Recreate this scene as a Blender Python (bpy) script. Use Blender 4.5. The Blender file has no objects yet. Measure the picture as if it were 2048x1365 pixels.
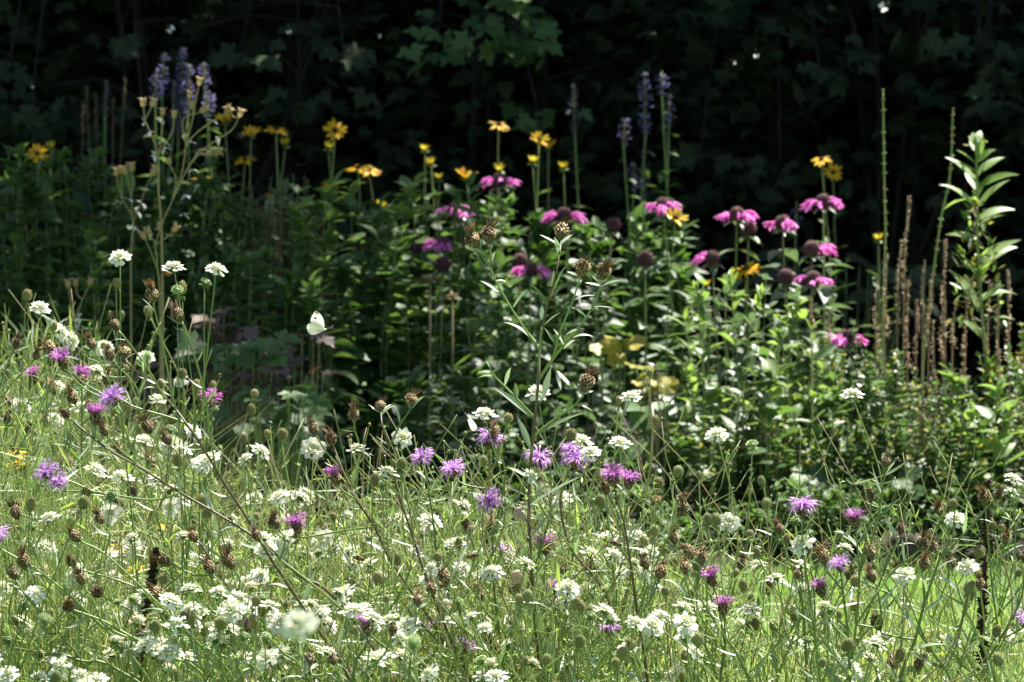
import bpy, math, random
import numpy as np
from mathutils import Vector, Matrix
R = random.Random(11)
N = np.random.default_rng(5)
S = bpy.context.scene
C = S.collection
# ------------------------------------------------------------------ camera
H = 1.35
KP = 0.157 / 2048
PITCH = H / 11.5 - 468 * KP
cam = bpy.data.objects.new('camera', bpy.data.cameras.new('camera'))
C.objects.link(cam)
cam.location = (0, 0, H)
cam.rotation_euler = (math.pi / 2 - PITCH, 0, 0)
cam.data.sensor_width = 36
cam.data.lens = 36 / 0.157
cam.data.clip_end = 600
cam.data.clip_start = 0.1
cam.data.dof.use_dof = True
cam.data.dof.focus_distance = 8.75
cam.data.dof.aperture_fstop = 17
S.camera = cam
# ------------------------------------------------------------------ sky and sun
SUN_EL, SUN_AZ = math.radians(60), math.radians(35)      # sun stands behind the hedge, a little to the right
w = bpy.data.worlds.new('World'); S.world = w; w.use_nodes = True
nt = w.node_tree
sky = nt.nodes.new('ShaderNodeTexSky'); sky.sky_type = 'NISHITA'; sky.sun_disc = False
sky.sun_elevation = SUN_EL; sky.sun_rotation = SUN_AZ
nt.links.new(sky.outputs[0], nt.nodes['Background'].inputs[0])
nt.nodes['Background'].inputs[1].default_value = 0.05
sl = bpy.data.lights.new('sun', 'SUN'); sl.energy = 4.6; sl.angle = math.radians(0.5); sl.color = (1, .96, .88)
so = bpy.data.objects.new('sun', sl); C.objects.link(so)
sdir = Vector((math.sin(SUN_AZ) * math.cos(SUN_EL), math.cos(SUN_AZ) * math.cos(SUN_EL), math.sin(SUN_EL)))
so.rotation_euler = sdir.to_track_quat('Z', 'Y').to_euler()
so.location = (3, 20, 12)
S.view_settings.view_transform = 'Standard'; S.view_settings.look = 'None'
S.view_settings.exposure = 1.72; S.view_settings.gamma = 1
S.cycles.max_bounces = 8; S.cycles.transparent_max_bounces = 4
S.cycles.sample_clamp_indirect = 3

FW = np.array([0, math.cos(PITCH), -math.sin(PITCH)]); UP = np.array([0, math.sin(PITCH), math.cos(PITCH)])
def P(x, y, Y):
    """the point in the place that stands at distance Y in the direction (x, y)"""
    d = FW + UP * (682.5 - y) * KP; d = d + np.array([(x - 1024) * KP, 0, 0])
    t = Y / d[1]
    return np.array([d[0] * t, Y, H + d[2] * t])
def GX(x, Y): return P(x, 1000, Y)[0]
# ------------------------------------------------------------------ materials
def leafmat(name, a, b, transl=.35, rough=.45, spec=.5, tcol=None, vary=.25, mottle=.0, mscale=60):
    m = bpy.data.materials.new(name); m.use_nodes = True
    n = m.node_tree.nodes; L = m.node_tree.links; n.clear()
    out = n.new('ShaderNodeOutputMaterial'); pr = n.new('ShaderNodeBsdfPrincipled')
    at = n.new('ShaderNodeAttribute'); at.attribute_name = 'tint'
    mx = n.new('ShaderNodeMix'); mx.data_type = 'RGBA'
    mx.inputs[6].default_value = (*a, 1); mx.inputs[7].default_value = (*b, 1)
    L.new(at.outputs['Fac'], mx.inputs[0])
    oi = n.new('ShaderNodeObjectInfo'); mr = n.new('ShaderNodeMapRange')
    mr.inputs[3].default_value = 1 - vary; mr.inputs[4].default_value = 1 + vary
    L.new(oi.outputs['Random'], mr.inputs[0])
    hs = n.new('ShaderNodeHueSaturation'); L.new(mx.outputs[2], hs.inputs['Color']); L.new(mr.outputs[0], hs.inputs['Value'])
    col = hs.outputs[0]
    if mottle:
        tc = n.new('ShaderNodeTexCoord'); nz = n.new('ShaderNodeTexNoise'); nz.inputs['Scale'].default_value = mscale
        nz.inputs['Detail'].default_value = 4
        L.new(tc.outputs['Object'], nz.inputs['Vector'])
        m2 = n.new('ShaderNodeMapRange'); m2.inputs[1].default_value = .3; m2.inputs[2].default_value = .7
        m2.inputs[3].default_value = 1 - mottle; m2.inputs[4].default_value = 1 + mottle
        L.new(nz.outputs[0], m2.inputs[0])
        h2 = n.new('ShaderNodeHueSaturation'); L.new(col, h2.inputs['Color']); L.new(m2.outputs[0], h2.inputs['Value'])
        col = h2.outputs[0]
    L.new(col, pr.inputs['Base Color'])
    pr.inputs['Roughness'].default_value = rough; pr.inputs['Specular IOR Level'].default_value = spec
    if transl > 0:
        tr = n.new('ShaderNodeBsdfTranslucent')
        if tcol is None: L.new(col, tr.inputs[0])
        else:
            m3 = n.new('ShaderNodeMix'); m3.data_type = 'RGBA'; m3.blend_type = 'MIX'; m3.inputs[0].default_value = .7
            L.new(col, m3.inputs[6]); m3.inputs[7].default_value = (*tcol, 1); L.new(m3.outputs[2], tr.inputs[0])
        ms = n.new('ShaderNodeMixShader'); ms.inputs[0].default_value = transl
        L.new(pr.outputs[0], ms.inputs[1]); L.new(tr.outputs[0], ms.inputs[2]); L.new(ms.outputs[0], out.inputs[0])
    else: L.new(pr.outputs[0], out.inputs[0])
    return m
G = {}
G['petal'] = leafmat('cream_petal', (.80, .80, .62), (.86, .86, .78), .35, .6, .2, vary=.06)
G['floret'] = leafmat('cream_floret', (.72, .74, .42), (.84, .84, .62), .3, .6, .2, vary=.08)
G['stamen'] = leafmat('pale_stamen', (.85, .85, .75), (.85, .82, .6), .2, .6, .2, vary=.05)
G['calyx'] = leafmat('calyx_green', (.10, .20, .04), (.22, .30, .10), .3, .5, .3)
G['seed'] = leafmat('seed_head', (.30, .27, .10), (.58, .50, .30), .25, .6, .3, vary=.2)
G['seedcore'] = leafmat('seed_core', (.20, .20, .07), (.24, .24, .10), 0, .8, .1)
G['seedgreen'] = leafmat('seed_green', (.24, .32, .11), (.48, .55, .30), .28, .6, .3, vary=.2)
G['bud'] = leafmat('bud_green', (.34, .50, .16), (.62, .70, .38), .3, .5, .3)
G['stem'] = leafmat('stem_green', (.18, .28, .06), (.40, .46, .17), .2, .45, .5, vary=.25, mottle=.15, mscale=30)
G['stemtan'] = leafmat('stem_straw', (.30, .24, .10), (.38, .32, .16), .1, .5, .4, vary=.2, mottle=.2, mscale=25)
G['stembrown'] = leafmat('stem_brown', (.10, .065, .035), (.19, .17, .08), .0, .5, .4, vary=.15, mottle=.3, mscale=14)
G['kleaf'] = leafmat('grey_green_leaf', (.10, .19, .035), (.50, .56, .44), .35, .45, .8, tcol=(.26, .42, .07), vary=.15, mottle=.1, mscale=80)
G['fine'] = leafmat('fine_leaf', (.14, .25, .04), (.34, .44, .12), .42, .45, .5, tcol=(.38, .52, .07))
G['bract'] = leafmat('brown_bract', (.10, .06, .025), (.62, .48, .26), .2, .6, .35, vary=.2)
G['tuft'] = leafmat('dry_tuft', (.06, .04, .022), (.34, .22, .10), .2, .7, .2)
G['purple'] = leafmat('purple_floret', (.50, .20, .62), (.80, .50, .86), .4, .5, .3, vary=.1)
G['magenta'] = leafmat('magenta_floret', (.42, .10, .42), (.60, .24, .56), .35, .5, .3, vary=.1)
G['pink'] = leafmat('pink_floret', (.78, .12, .56), (.92, .34, .76), .45, .5, .3, vary=.08)
G['ball'] = leafmat('dark_ball', (.07, .03, .035), (.24, .12, .12), .1, .7, .2, vary=.15)
G['yellow'] = leafmat('yellow_petal', (.95, .50, .01), (.97, .62, .02), .45, .5, .3, vary=.08)
G['yellowgreen'] = leafmat('yellow_half_open', (.62, .52, .03), (.80, .62, .05), .4, .5, .3, vary=.08)
G['cone'] = leafmat('brown_cone', (.05, .025, .01), (.13, .06, .02), .0, .8, .2)
G['violet'] = leafmat('violet_floret', (.36, .32, .70), (.66, .60, .92), .4, .5, .3, vary=.12)
G['dullviolet'] = leafmat('faded_violet_floret', (.11, .085, .16), (.24, .19, .32), .3, .6, .3, vary=.15)
G['spikecalyx'] = leafmat('spike_calyx', (.09, .07, .10), (.16, .14, .13), .2, .6, .3)
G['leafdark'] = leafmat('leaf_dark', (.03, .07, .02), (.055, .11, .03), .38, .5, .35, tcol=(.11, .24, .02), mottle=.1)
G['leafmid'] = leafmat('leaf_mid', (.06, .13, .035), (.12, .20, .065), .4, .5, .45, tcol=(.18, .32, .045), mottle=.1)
G['leafmonarda'] = leafmat('leaf_bergamot', (.08, .13, .065), (.18, .24, .14), .28, .44, .75, tcol=(.18, .30, .07), mottle=.12)
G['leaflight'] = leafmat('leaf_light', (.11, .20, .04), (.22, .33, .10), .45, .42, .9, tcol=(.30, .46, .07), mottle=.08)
G['leafyellow'] = leafmat('leaf_yellowing', (.30, .34, .05), (.48, .40, .08), .45, .5, .4, mottle=.15)
G['leafred'] = leafmat('leaf_dusky_red', (.08, .075, .04), (.20, .13, .11), .3, .5, .4, tcol=(.28, .10, .06), mottle=.2)
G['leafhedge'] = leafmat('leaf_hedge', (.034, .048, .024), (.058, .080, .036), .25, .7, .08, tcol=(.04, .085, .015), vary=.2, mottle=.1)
G['tan'] = leafmat('dry_tan', (.36, .25, .11), (.58, .44, .24), .25, .6, .3, vary=.15)
G['whitebit'] = leafmat('white_papery', (.72, .70, .64), (.80, .80, .76), .2, .5, .3, vary=.05)
G['brownspike'] = leafmat('brown_spike', (.42, .30, .18), (.78, .64, .45), .32, .6, .3, vary=.15)
G['blackspike'] = leafmat('dead_spike', (.022, .015, .009), (.13, .085, .05), 0, .8, .2, vary=.1)
G['drymass'] = leafmat('dry_mass', (.12, .08, .045), (.28, .20, .11), .2, .6, .3)
G['leafsunpaint'] = leafmat('leaf_sun_painted', (.17, .29, .05), (.36, .48, .20), .5, .42, .9, tcol=(.38, .58, .08), mottle=.08)  # brighter leaf copy, the look of backlit leaves is put into the colour
G['grass'] = leafmat('grass', (.13, .24, .035), (.30, .42, .09), .45, .45, .45, tcol=(.32, .54, .06), vary=0)
G['meadow'] = leafmat('meadow_blades', (.16, .25, .05), (.66, .58, .32), .45, .48, .5, tcol=(.44, .50, .11), vary=0)
G['bark'] = leafmat('bark', (.020, .017, .014), (.034, .029, .024), 0, .85, .2, mottle=.4, mscale=14)
G['wing'] = leafmat('white_wing', (.84, .84, .74), (.84, .84, .74), .45, .6, .2, vary=0)
G['wingtip'] = leafmat('wing_tip_grey', (.26, .26, .17), (.26, .26, .17), .3, .6, .2, vary=0)
G['spot'] = leafmat('wing_spot', (.02, .02, .02), (.02, .02, .02), 0, .7, .2, vary=0)
G['insect'] = leafmat('insect_body', (.10, .09, .08), (.2, .18, .14), 0, .6, .3)
G['bee'] = leafmat('bee_fur', (.30, .14, .03), (.36, .2, .05), 0, .8, .2)
G['beedark'] = leafmat('bee_dark', (.02, .015, .01), (.03, .02, .01), 0, .5, .4)
G['shell'] = leafmat('snail_shell', (.42, .28, .17), (.62, .47, .33), .1, .4, .5, vary=.1, mottle=.12, mscale=200)
G['stone'] = leafmat('edging_stone', (.030, .026, .02), (.055, .047, .036), 0, .9, .2, vary=.3, mottle=.6, mscale=38)

def groundmat(name, c1, c2, c3, scale, bump):
    m = bpy.data.materials.new(name); m.use_nodes = True
    n = m.node_tree.nodes; L = m.node_tree.links; pr = n['Principled BSDF']
    tc = n.new('ShaderNodeTexCoord'); a = n.new('ShaderNodeTexNoise'); a.inputs['Scale'].default_value = scale; a.inputs['Detail'].default_value = 8
    L.new(tc.outputs['Object'], a.inputs['Vector'])
    r = n.new('ShaderNodeValToRGB'); r.color_ramp.elements[0].position = .32; r.color_ramp.elements[0].color = (*c1, 1)
    r.color_ramp.elements[1].position = .7; r.color_ramp.elements[1].color = (*c3, 1)
    e = r.color_ramp.elements.new(.5); e.color = (*c2, 1)
    L.new(a.outputs[0], r.inputs[0]); L.new(r.outputs[0], pr.inputs['Base Color'])
    b = n.new('ShaderNodeBump'); b.inputs['Strength'].default_value = bump; b.inputs['Distance'].default_value = .02
    v = n.new('ShaderNodeTexNoise'); v.inputs['Scale'].default_value = scale * 6; v.inputs['Detail'].default_value = 6
    L.new(tc.outputs['Object'], v.inputs['Vector']); L.new(v.outputs[0], b.inputs['Height']); L.new(b.outputs[0], pr.inputs['Normal'])
    pr.inputs['Roughness'].default_value = .9; pr.inputs['Specular IOR Level'].default_value = .2
    return m
G['lawnbase'] = groundmat('lawn_base', (.05, .10, .02), (.08, .16, .03), (.12, .17, .05), 9, .6)
G['soil'] = groundmat('soil', (.006, .005, .004), (.012, .009, .007), (.022, .017, .012), 14, .9)  # near black: the shadow between the plants is put into the soil colour
# ------------------------------------------------------------------ mesh builder
def nrm(v):
    v = np.asarray(v, float); return v / (np.linalg.norm(v, axis=-1, keepdims=True) + 1e-12)
def rnd(a, b): return R.uniform(a, b)
class MB:
    def __init__(s): s.v = []; s.l = []; s.z = []; s.t = []; s.m = []; s.n = 0; s.mats = []
    def mi(s, mat):
        if mat not in s.mats: s.mats.append(mat)
        return s.mats.index(mat)
    def add(s, v, f, mat, tint=.5):
        v = np.asarray(v, float); s.v.append(v)
        s.t.append(np.broadcast_to(np.asarray(tint, float), (len(v),)).copy() if np.ndim(tint) < 1 or len(np.shape(tint)) else tint)
        k = s.mi(mat)
        for q in f:
            s.l.append(np.asarray(q) + s.n); s.z.append([len(q)]); s.m.append([k])
        s.n += len(v)
    def batch(s, tmpl, M, pos, tint, mat):
        """tmpl = (verts k*3, flat loops, sizes); M n*3*3 (columns = axes), pos n*3"""
        tv, tl, tz = tmpl; n = len(pos)
        if n == 0: return
        v = np.einsum('nij,kj->nki', M, tv) + pos[:, None, :]
        s.v.append(v.reshape(-1, 3)); s.t.append(np.repeat(np.asarray(tint, float), len(tv)))
        off = s.n + np.arange(n) * len(tv)
        s.l.append((tl[None, :] + off[:, None]).reshape(-1)); s.z.append(np.tile(tz, n))
        s.m.append(np.full(n * len(tz), s.mi(mat))); s.n += n * len(tv)
    def tube(s, pts, r0, r1, mat, sides=5, tint=.5, r=None):
        pts = np.asarray(pts, float); m = len(pts)
        T = nrm(np.gradient(pts, axis=0)); ref = np.array([.31, .94, .12])
        U = nrm(np.cross(T, ref)); W = np.cross(T, U)
        rr = np.linspace(r0, r1, m) if r is None else np.asarray(r)
        a = np.linspace(0, 2 * math.pi, sides, endpoint=False)
        ring = U[:, None, :] * np.cos(a)[None, :, None] + W[:, None, :] * np.sin(a)[None, :, None]
        v = (pts[:, None, :] + ring * rr[:, None, None]).reshape(-1, 3)
        i = np.arange(m - 1)[:, None] * sides; j = np.arange(sides)[None, :]; j2 = (j + 1) % sides
        q = np.stack([i + j, i + j2, i + sides + j2, i + sides + j], -1).reshape(-1, 4)
        q = np.concatenate([q.reshape(-1)]) + s.n
        s.v.append(v); s.t.append(np.full(len(v), tint)); s.l.append(q)
        s.z.append(np.full(len(q) // 4, 4)); s.m.append(np.full(len(q) // 4, s.mi(mat)))
        cap = np.arange(sides) + s.n + (m - 1) * sides
        s.l.append(cap); s.z.append([sides]); s.m.append([s.mi(mat)])
        s.n += len(v)
    def ribbon(s, pts, wd, nrml, mat, tint=.5, fold=.25):
        pts = np.asarray(pts, float); m = len(pts); T = nrm(np.gradient(pts, axis=0))
        X = nrm(np.cross(T, nrml)); Z = np.cross(X, T); wd = np.asarray(wd)[:, None]
        v = np.stack([pts - X * wd + Z * wd * fold, pts, pts + X * wd + Z * wd * fold], 1).reshape(-1, 3)
        q = []
        for i in range(m - 1):
            a = i * 3
            q += [a, a + 1, a + 4, a + 3, a + 1, a + 2, a + 5, a + 4]
        s.v.append(v); s.t.append(np.full(len(v), tint)); s.l.append(np.array(q) + s.n)
        s.z.append(np.full(len(q) // 4, 4)); s.m.append(np.full(len(q) // 4, s.mi(mat))); s.n += len(v)
    def leaf(s, base, tip, wid, mat, tint=None, sag=None, nh=None, seg=6):
        base = np.asarray(base); tip = np.asarray(tip); L = np.linalg.norm(tip - base)
        if sag is None: sag = rnd(-.12, .16)
        if nh is None: nh = (rnd(-.5, .5), rnd(-.8, .2), 1)
        u = np.linspace(0, 1, seg + 1)[:, None]
        pts = base + (tip - base) * u + np.array([0, 0, 1.]) * (sag * L) * 4 * u * (1 - u)
        ws = wid * .5 * np.array([.35, .75, 1, .95, .75, .42, .04]) if seg == 6 else wid * .5 * np.sin(np.linspace(.3, math.pi - .05, seg + 1))
        s.ribbon(pts, ws, nh, mat, rnd(0, 1) if tint is None else tint)
    def mesh(s, name, smooth=True):
        me = bpy.data.meshes.new(name)
        v = np.concatenate(s.v); l = np.concatenate([np.asarray(a) for a in s.l]).astype(np.int32)
        z = np.concatenate([np.asarray(a) for a in s.z]).astype(np.int32); mi = np.concatenate([np.asarray(a) for a in s.m]).astype(np.int32)
        me.vertices.add(len(v)); me.vertices.foreach_set('co', v.astype(np.float32).ravel())
        me.loops.add(len(l)); me.loops.foreach_set('vertex_index', l)
        me.polygons.add(len(z)); st = np.concatenate([[0], np.cumsum(z)[:-1]]).astype(np.int32)
        me.polygons.foreach_set('loop_start', st)
        try: me.polygons.foreach_set('loop_total', z)
        except Exception: pass
        me.polygons.foreach_set('material_index', mi)
        me.polygons.foreach_set('use_smooth', np.full(len(z), smooth))
        at = me.attributes.new('tint', 'FLOAT', 'POINT'); at.data.foreach_set('value', np.concatenate(s.t).astype(np.float32))
        for m in s.mats: me.materials.append(G[m])
        me.update(calc_edges=True); me.validate()
        return me
def link(name, me, parent=None, loc=None):
    o = bpy.data.objects.new(name, me); C.objects.link(o)
    if parent: o.parent = parent
    if loc is not None: o.location = Vector(loc)
    return o
def tag(o, label=None, cat=None, group=None, kind=None):
    if label: o['label'] = label
    if cat: o['category'] = cat
    if group: o['group'] = group
    if kind: o['kind'] = kind
    return o
def thing(name, base, label, cat, group=None):
    o = bpy.data.objects.new(name, None); o.empty_display_size = .05; C.objects.link(o); o.location = Vector(base)
    return tag(o, label, cat, group)
def part(name, mb, root, smooth=True):
    """mb holds world coordinates; shift them to the thing's own base"""
    b = np.array(root.location); mb.v = [a - b for a in mb.v]
    return link(name, mb.mesh(name, smooth), root)
def place(name, me, root, pos, axis, spin=None, sc=1.0):
    o = link(name, me, root, np.asarray(pos) - np.array(root.location) if root else pos)
    q = Vector(axis).to_track_quat('Z', 'Y')
    if spin is None: spin = rnd(0, 6.28)
    o.rotation_mode = 'QUATERNION'; o.rotation_quaternion = q @ Matrix.Rotation(spin, 3, 'Z').to_quaternion()
    o.scale = (sc, sc, sc)
    return o
def smooth(pts, n=6):
    pts = np.asarray(pts, float)
    if len(pts) < 3: return np.array([pts[0] + (pts[-1] - pts[0]) * t for t in np.linspace(0, 1, n)])
    p = np.vstack([2 * pts[0] - pts[1], pts, 2 * pts[-1] - pts[-2]]); out = []
    for i in range(1, len(p) - 2):
        for t in np.linspace(0, 1, n, endpoint=False):
            a, b, c, d = p[i - 1], p[i], p[i + 1], p[i + 2]
            out.append(.5 * (2 * b + (c - a) * t + (2 * a - 5 * b + 4 * c - d) * t * t + (3 * b - a - 3 * c + d) * t ** 3))
    out.append(pts[-1]); return np.array(out)
# ------------------------------------------------------------------ templates (y = along, z = normal, unit length)
def tm_fan(outline, centre, zc=0.0, zf=None):
    v = [(centre[0], centre[1], zc)] + [(x, y, (zf(x, y) if zf else 0)) for x, y in outline]
    n = len(outline); l = []; z = []
    for i in range(n - 1): l += [0, 1 + i, 2 + i]; z.append(3)
    l += [0, n, 1]; z.append(3)
    return (np.array(v), np.array(l), np.array(z))
def tm_strip(wf, seg, fold=.25, droop=.25, wave=0):
    v = []; l = []; z = []
    for i in range(seg + 1):
        u = i / seg; wd = wf[i]; zc = -droop * u * u
        v += [(-wd, u, zc + fold * wd + wave * math.sin(u * 9)), (0, u, zc), (wd, u, zc + fold * wd + wave * math.sin(u * 9 + 2))]
    for i in range(seg):
        a = i * 3; l += [a, a + 1, a + 4, a + 3, a + 1, a + 2, a + 5, a + 4]; z += [4, 4]
    return (np.array(v), np.array(l), np.array(z))
T_OVATE = tm_strip([.02, .20, .27, .24, .14, .01], 5, .3, .28, .012)
T_LANCE = tm_strip([.02, .10, .135, .12, .07, .005], 5, .3, .22, .006)
T_WILLOW = tm_strip([.015, .06, .085, .08, .045, .004], 5, .3, .35)
T_THIN = tm_strip([.02, .035, .035, .02, .004], 4, .2, .3)
T_SMALL = tm_strip([.05, .27, .25, .02], 3, .3, .15)
T_PETALY = tm_strip([.06, .14, .17, .15, .04], 4, .25, .12)
def _maple():
    pts = []
    for a, r in [(-150, .34), (-128, .52), (-112, .36), (-98, .44), (-78, .78), (-62, .60), (-50, .44), (-42, .50), (-28, .78), (-16, .72), (0, 1.0), (16, .72), (28, .78), (42, .50), (50, .44), (62, .60), (78, .78), (98, .44), (112, .36), (128, .52), (150, .34), (180, .06)]:
        t = math.radians(a); pts.append((math.sin(t) * r, math.cos(t) * r))
    o = [(x * .75, (y + .3) / 1.3) for x, y in pts]
    return tm_fan(o, (0, .25), 0, lambda x, y: .10 * abs(math.sin(x * 7)) - .12 * (x * x + y * y))
T_MAPLE = _maple()
def _round():
    o = []
    for i in range(18):
        a = 2 * math.pi * i / 18; r = .5 * (1 + .10 * (i % 2)); o.append((math.sin(a) * r, .5 - math.cos(a) * r))
    return tm_fan(o, (0, .45), -.05, lambda x, y: .06 * math.sin(x * 12) - .1 * y * y)
T_ROUND = _round()
_pl = [(-.10, 0), (-.26, .42), (-.48, .58), (-.46, .82), (-.26, .84), (-.16, 1.0), (.16, 1.0), (.26, .84), (.46, .82), (.48, .58), (.26, .42), (.10, 0)]
T_PETAL = tm_fan(_pl, (0, .6), -.06, lambda x, y: .05 * math.cos(x * 8) - .1 * y * y)
T_DIA = (np.array([(0, 0, 0), (.35, .4, .12), (0, 1, 0), (-.35, .4, .12), (0, .4, -.2)]), np.array([0, 1, 4, 1, 2, 4, 2, 3, 4, 3, 0, 4, 0, 3, 1, 3, 2, 1]), np.array([3] * 6))
T_CONE = (np.array([(-.5, 0, -.5), (.5, 0, -.5), (.5, 0, .5), (-.5, 0, .5), (0, 1, 0)]), np.array([0, 1, 4, 1, 2, 4, 2, 3, 4, 3, 0, 4]), np.array([3] * 4))
def frames(d, up, ln, wd=None):
    d = nrm(d); up = np.broadcast_to(np.asarray(up, float), d.shape)
    x = nrm(np.cross(d, up)); z = np.cross(x, d)
    ln = np.broadcast_to(np.asarray(ln, float), (len(d),)); wd = ln if wd is None else np.broadcast_to(np.asarray(wd, float), (len(d),))
    return np.stack([x * wd[:, None], d * ln[:, None], z * wd[:, None]], -1)
def fib(n, z0=-1, z1=1):
    i = np.arange(n) + .5; z = z0 + (z1 - z0) * i / n; a = i * 2.399963; r = np.sqrt(np.clip(1 - z * z, 0, 1))
    return np.stack([r * np.cos(a), r * np.sin(a), z], -1)
def ellip(mb, c, r, mat, ns=10, nr=7, tint=.3, lump=0):
    v = []; f = []
    for i in range(nr + 1):
        t = math.pi * i / nr
        for j in range(ns):
            a = 2 * math.pi * j / ns; k = 1 + (rnd(-lump, lump) if 0 < i < nr else 0)
            v.append((c[0] + r[0] * k * math.sin(t) * math.cos(a), c[1] + r[1] * k * math.sin(t) * math.sin(a), c[2] + r[2] * k * math.cos(t)))
    for i in range(nr):
        for j in range(ns):
            f.append((i * ns + j, (i + 1) * ns + j, (i + 1) * ns + (j + 1) % ns, i * ns + (j + 1) % ns))
    mb.add(v, f, mat, tint)
def ringdirs(n, el, jit=.15, elj=.12, a0=0):
    a = a0 + 2 * math.pi * np.arange(n) / n + N.normal(0, jit, n); e = el + N.normal(0, elj, n)
    return np.stack([np.cos(a) * np.cos(e), np.sin(a) * np.cos(e), np.sin(e)], -1)
# ------------------------------------------------------------------ flower heads (axis = +Z, origin where the stem ends)
def m_scab(k, part_=1.0, brown=False):
    mb = MB(); z0 = .003; A = 'tan' if brown else None
    for n, el, ln, r0, zz in ((11, -.05 - .12 * k % .3, .0118, .0058, z0), (10, .28, .0085, .0046, z0 + .0018), (8, .7, .0062, .0030, z0 + .0028)):
        n = max(4, int(n * part_)); d = ringdirs(n, el, a0=k, jit=.15 + (1 - part_) * .5, elj=.12 + (1 - part_) * .5)
        if part_ < 1: ln *= rnd(.6, .85)
        fl = d.copy(); fl[:, 2] = 0; pos = nrm(fl) * r0; pos[:, 2] = zz
        mb.batch(T_PETAL, frames(d, (0, 0, 1), ln * N.uniform(.85, 1.15, n), ln * N.uniform(.6, .78, n)), pos, N.uniform(0, 1, n), A or ('petal' if r0 > .004 else 'floret'))
    f = fib(22, .2, 1); pos = f * np.array([.0060, .0060, .0042]) + np.array([0, 0, z0])
    mb.batch(T_CONE, frames(f, (.3, .1, 1), .0028, .0026), pos, N.uniform(0, 1, 22), 'floret')
    f = fib(22, .1, 1) + N.normal(0, .12, (22, 3)); pos = f * np.array([.007, .007, .004]) + np.array([0, 0, z0])
    mb.batch(T_CONE, frames(f, (.3, .1, 1), N.uniform(.003, .0062, 22), .00055), pos, N.uniform(0, 1, 22), 'stamen')
    d = ringdirs(9, -.25); mb.batch(T_LANCE, frames(d, (0, 0, 1), .0085, .011), d * .001, N.uniform(0, 1, 9), 'calyx')
    ellip(mb, (0, 0, .001), (.0055, .0055, .0026), 'calyx', 8, 4)
    return mb.mesh('scabious_flower')
def m_seed(k, mat):
    mb = MB(); a, b = (.0078, .0096) if k % 2 == 0 else (.0072, .0112)
    ellip(mb, (0, 0, b), (a * .86, a * .86, b * .9), 'seedcore', 9, 7)
    n = 84; f = fib(n, -.85, .98); pos = f * np.array([a, a, b]) * .82 + np.array([0, 0, b])
    mb.batch(T_DIA, frames(f + N.normal(0, .08, (n, 3)) + np.array([0, 0, .25]), (.2, .1, 1), N.uniform(.0022, .0036, n), .0030), pos, N.uniform(0, 1, n), mat)
    n = 40; f = fib(n, -.5, 1); pos = f * np.array([a, a, b]) + np.array([0, 0, b])
    mb.batch(T_CONE, frames(f + N.normal(0, .2, (n, 3)), (.2, .1, 1), N.uniform(.001, .003, n), .0004), pos, N.uniform(.4, 1, n), mat)
    d = ringdirs(8, -.35, elj=.3); mb.batch(T_LANCE, frames(d, (0, 0, 1), .0072, .007), d * .002, N.uniform(0, 1, 8), 'calyx')
    return mb.mesh('scabious_seed_head')
def m_bud(k):
    mb = MB(); ellip(mb, (0, 0, .004), (.0075, .0075, .0035), 'calyx', 9, 5)
    n = 30; f = fib(n, .0, 1); pos = f * np.array([.0085, .0085, .0035]) + np.array([0, 0, .005])
    for i in range(n):
        pass
    mb.batch(T_DIA, frames(f, (.2, .1, 1), .004, .0045), pos - f * .001, N.uniform(0, 1, n), 'bud')
    d = ringdirs(9, -.1); mb.batch(T_LANCE, frames(d, (0, 0, 1), .010, .009), d * .001, N.uniform(0, 1, 9), 'calyx')
    return mb.mesh('scabious_bud')
def involucre(mb, r, h, mat='bract', n=70):
    ellip(mb, (0, 0, h * .48), (r * .84, r * .84, h * .5), mat, 8, 6, .1)
    f = fib(n, -.95, .92); pos = f * np.array([r, r, h * .5]) * .84 + np.array([0, 0, h * .48])
    d = np.stack([f[:, 0] * .55, f[:, 1] * .55, np.full(n, .9)], -1)
    mb.batch(T_DIA, frames(d, f + 1e-3, N.uniform(.0035, .0055, n), .0046), pos, N.uniform(0, 1, n) ** 1.3, mat)
def m_dryknap(k):
    mb = MB(); h = .0185 + .002 * (k % 2); involucre(mb, .0078, h)
    n = 34; a = N.uniform(0, 6.28, n); e = N.uniform(1.0, 1.5, n); lean = np.array([N.normal(0, .35), N.normal(0, .35), 0])
    d = np.stack([np.cos(a) * np.cos(e), np.sin(a) * np.cos(e), np.sin(e)], -1) + lean
    pos = np.stack([np.cos(a), np.sin(a), np.zeros(n)], -1) * N.uniform(0, .0042, (n, 1)) + np.array([0, 0, h * .88])
    mb.batch(T_THIN, frames(d, (.3, .2, .1), N.uniform(.008, .016, n), .020), pos, N.uniform(0, 1, n) ** 1.6, 'tuft')
    n = 14; d = ringdirs(n, .3, elj=.4); pos = d * .006 + np.array([0, 0, h * .6])
    mb.batch(T_THIN, frames(d, (0, 0, 1), N.uniform(.002, .0045, n), .010), pos, N.uniform(.6, 1, n), 'bract')
    return mb.mesh('knapweed_seed_head')
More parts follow.
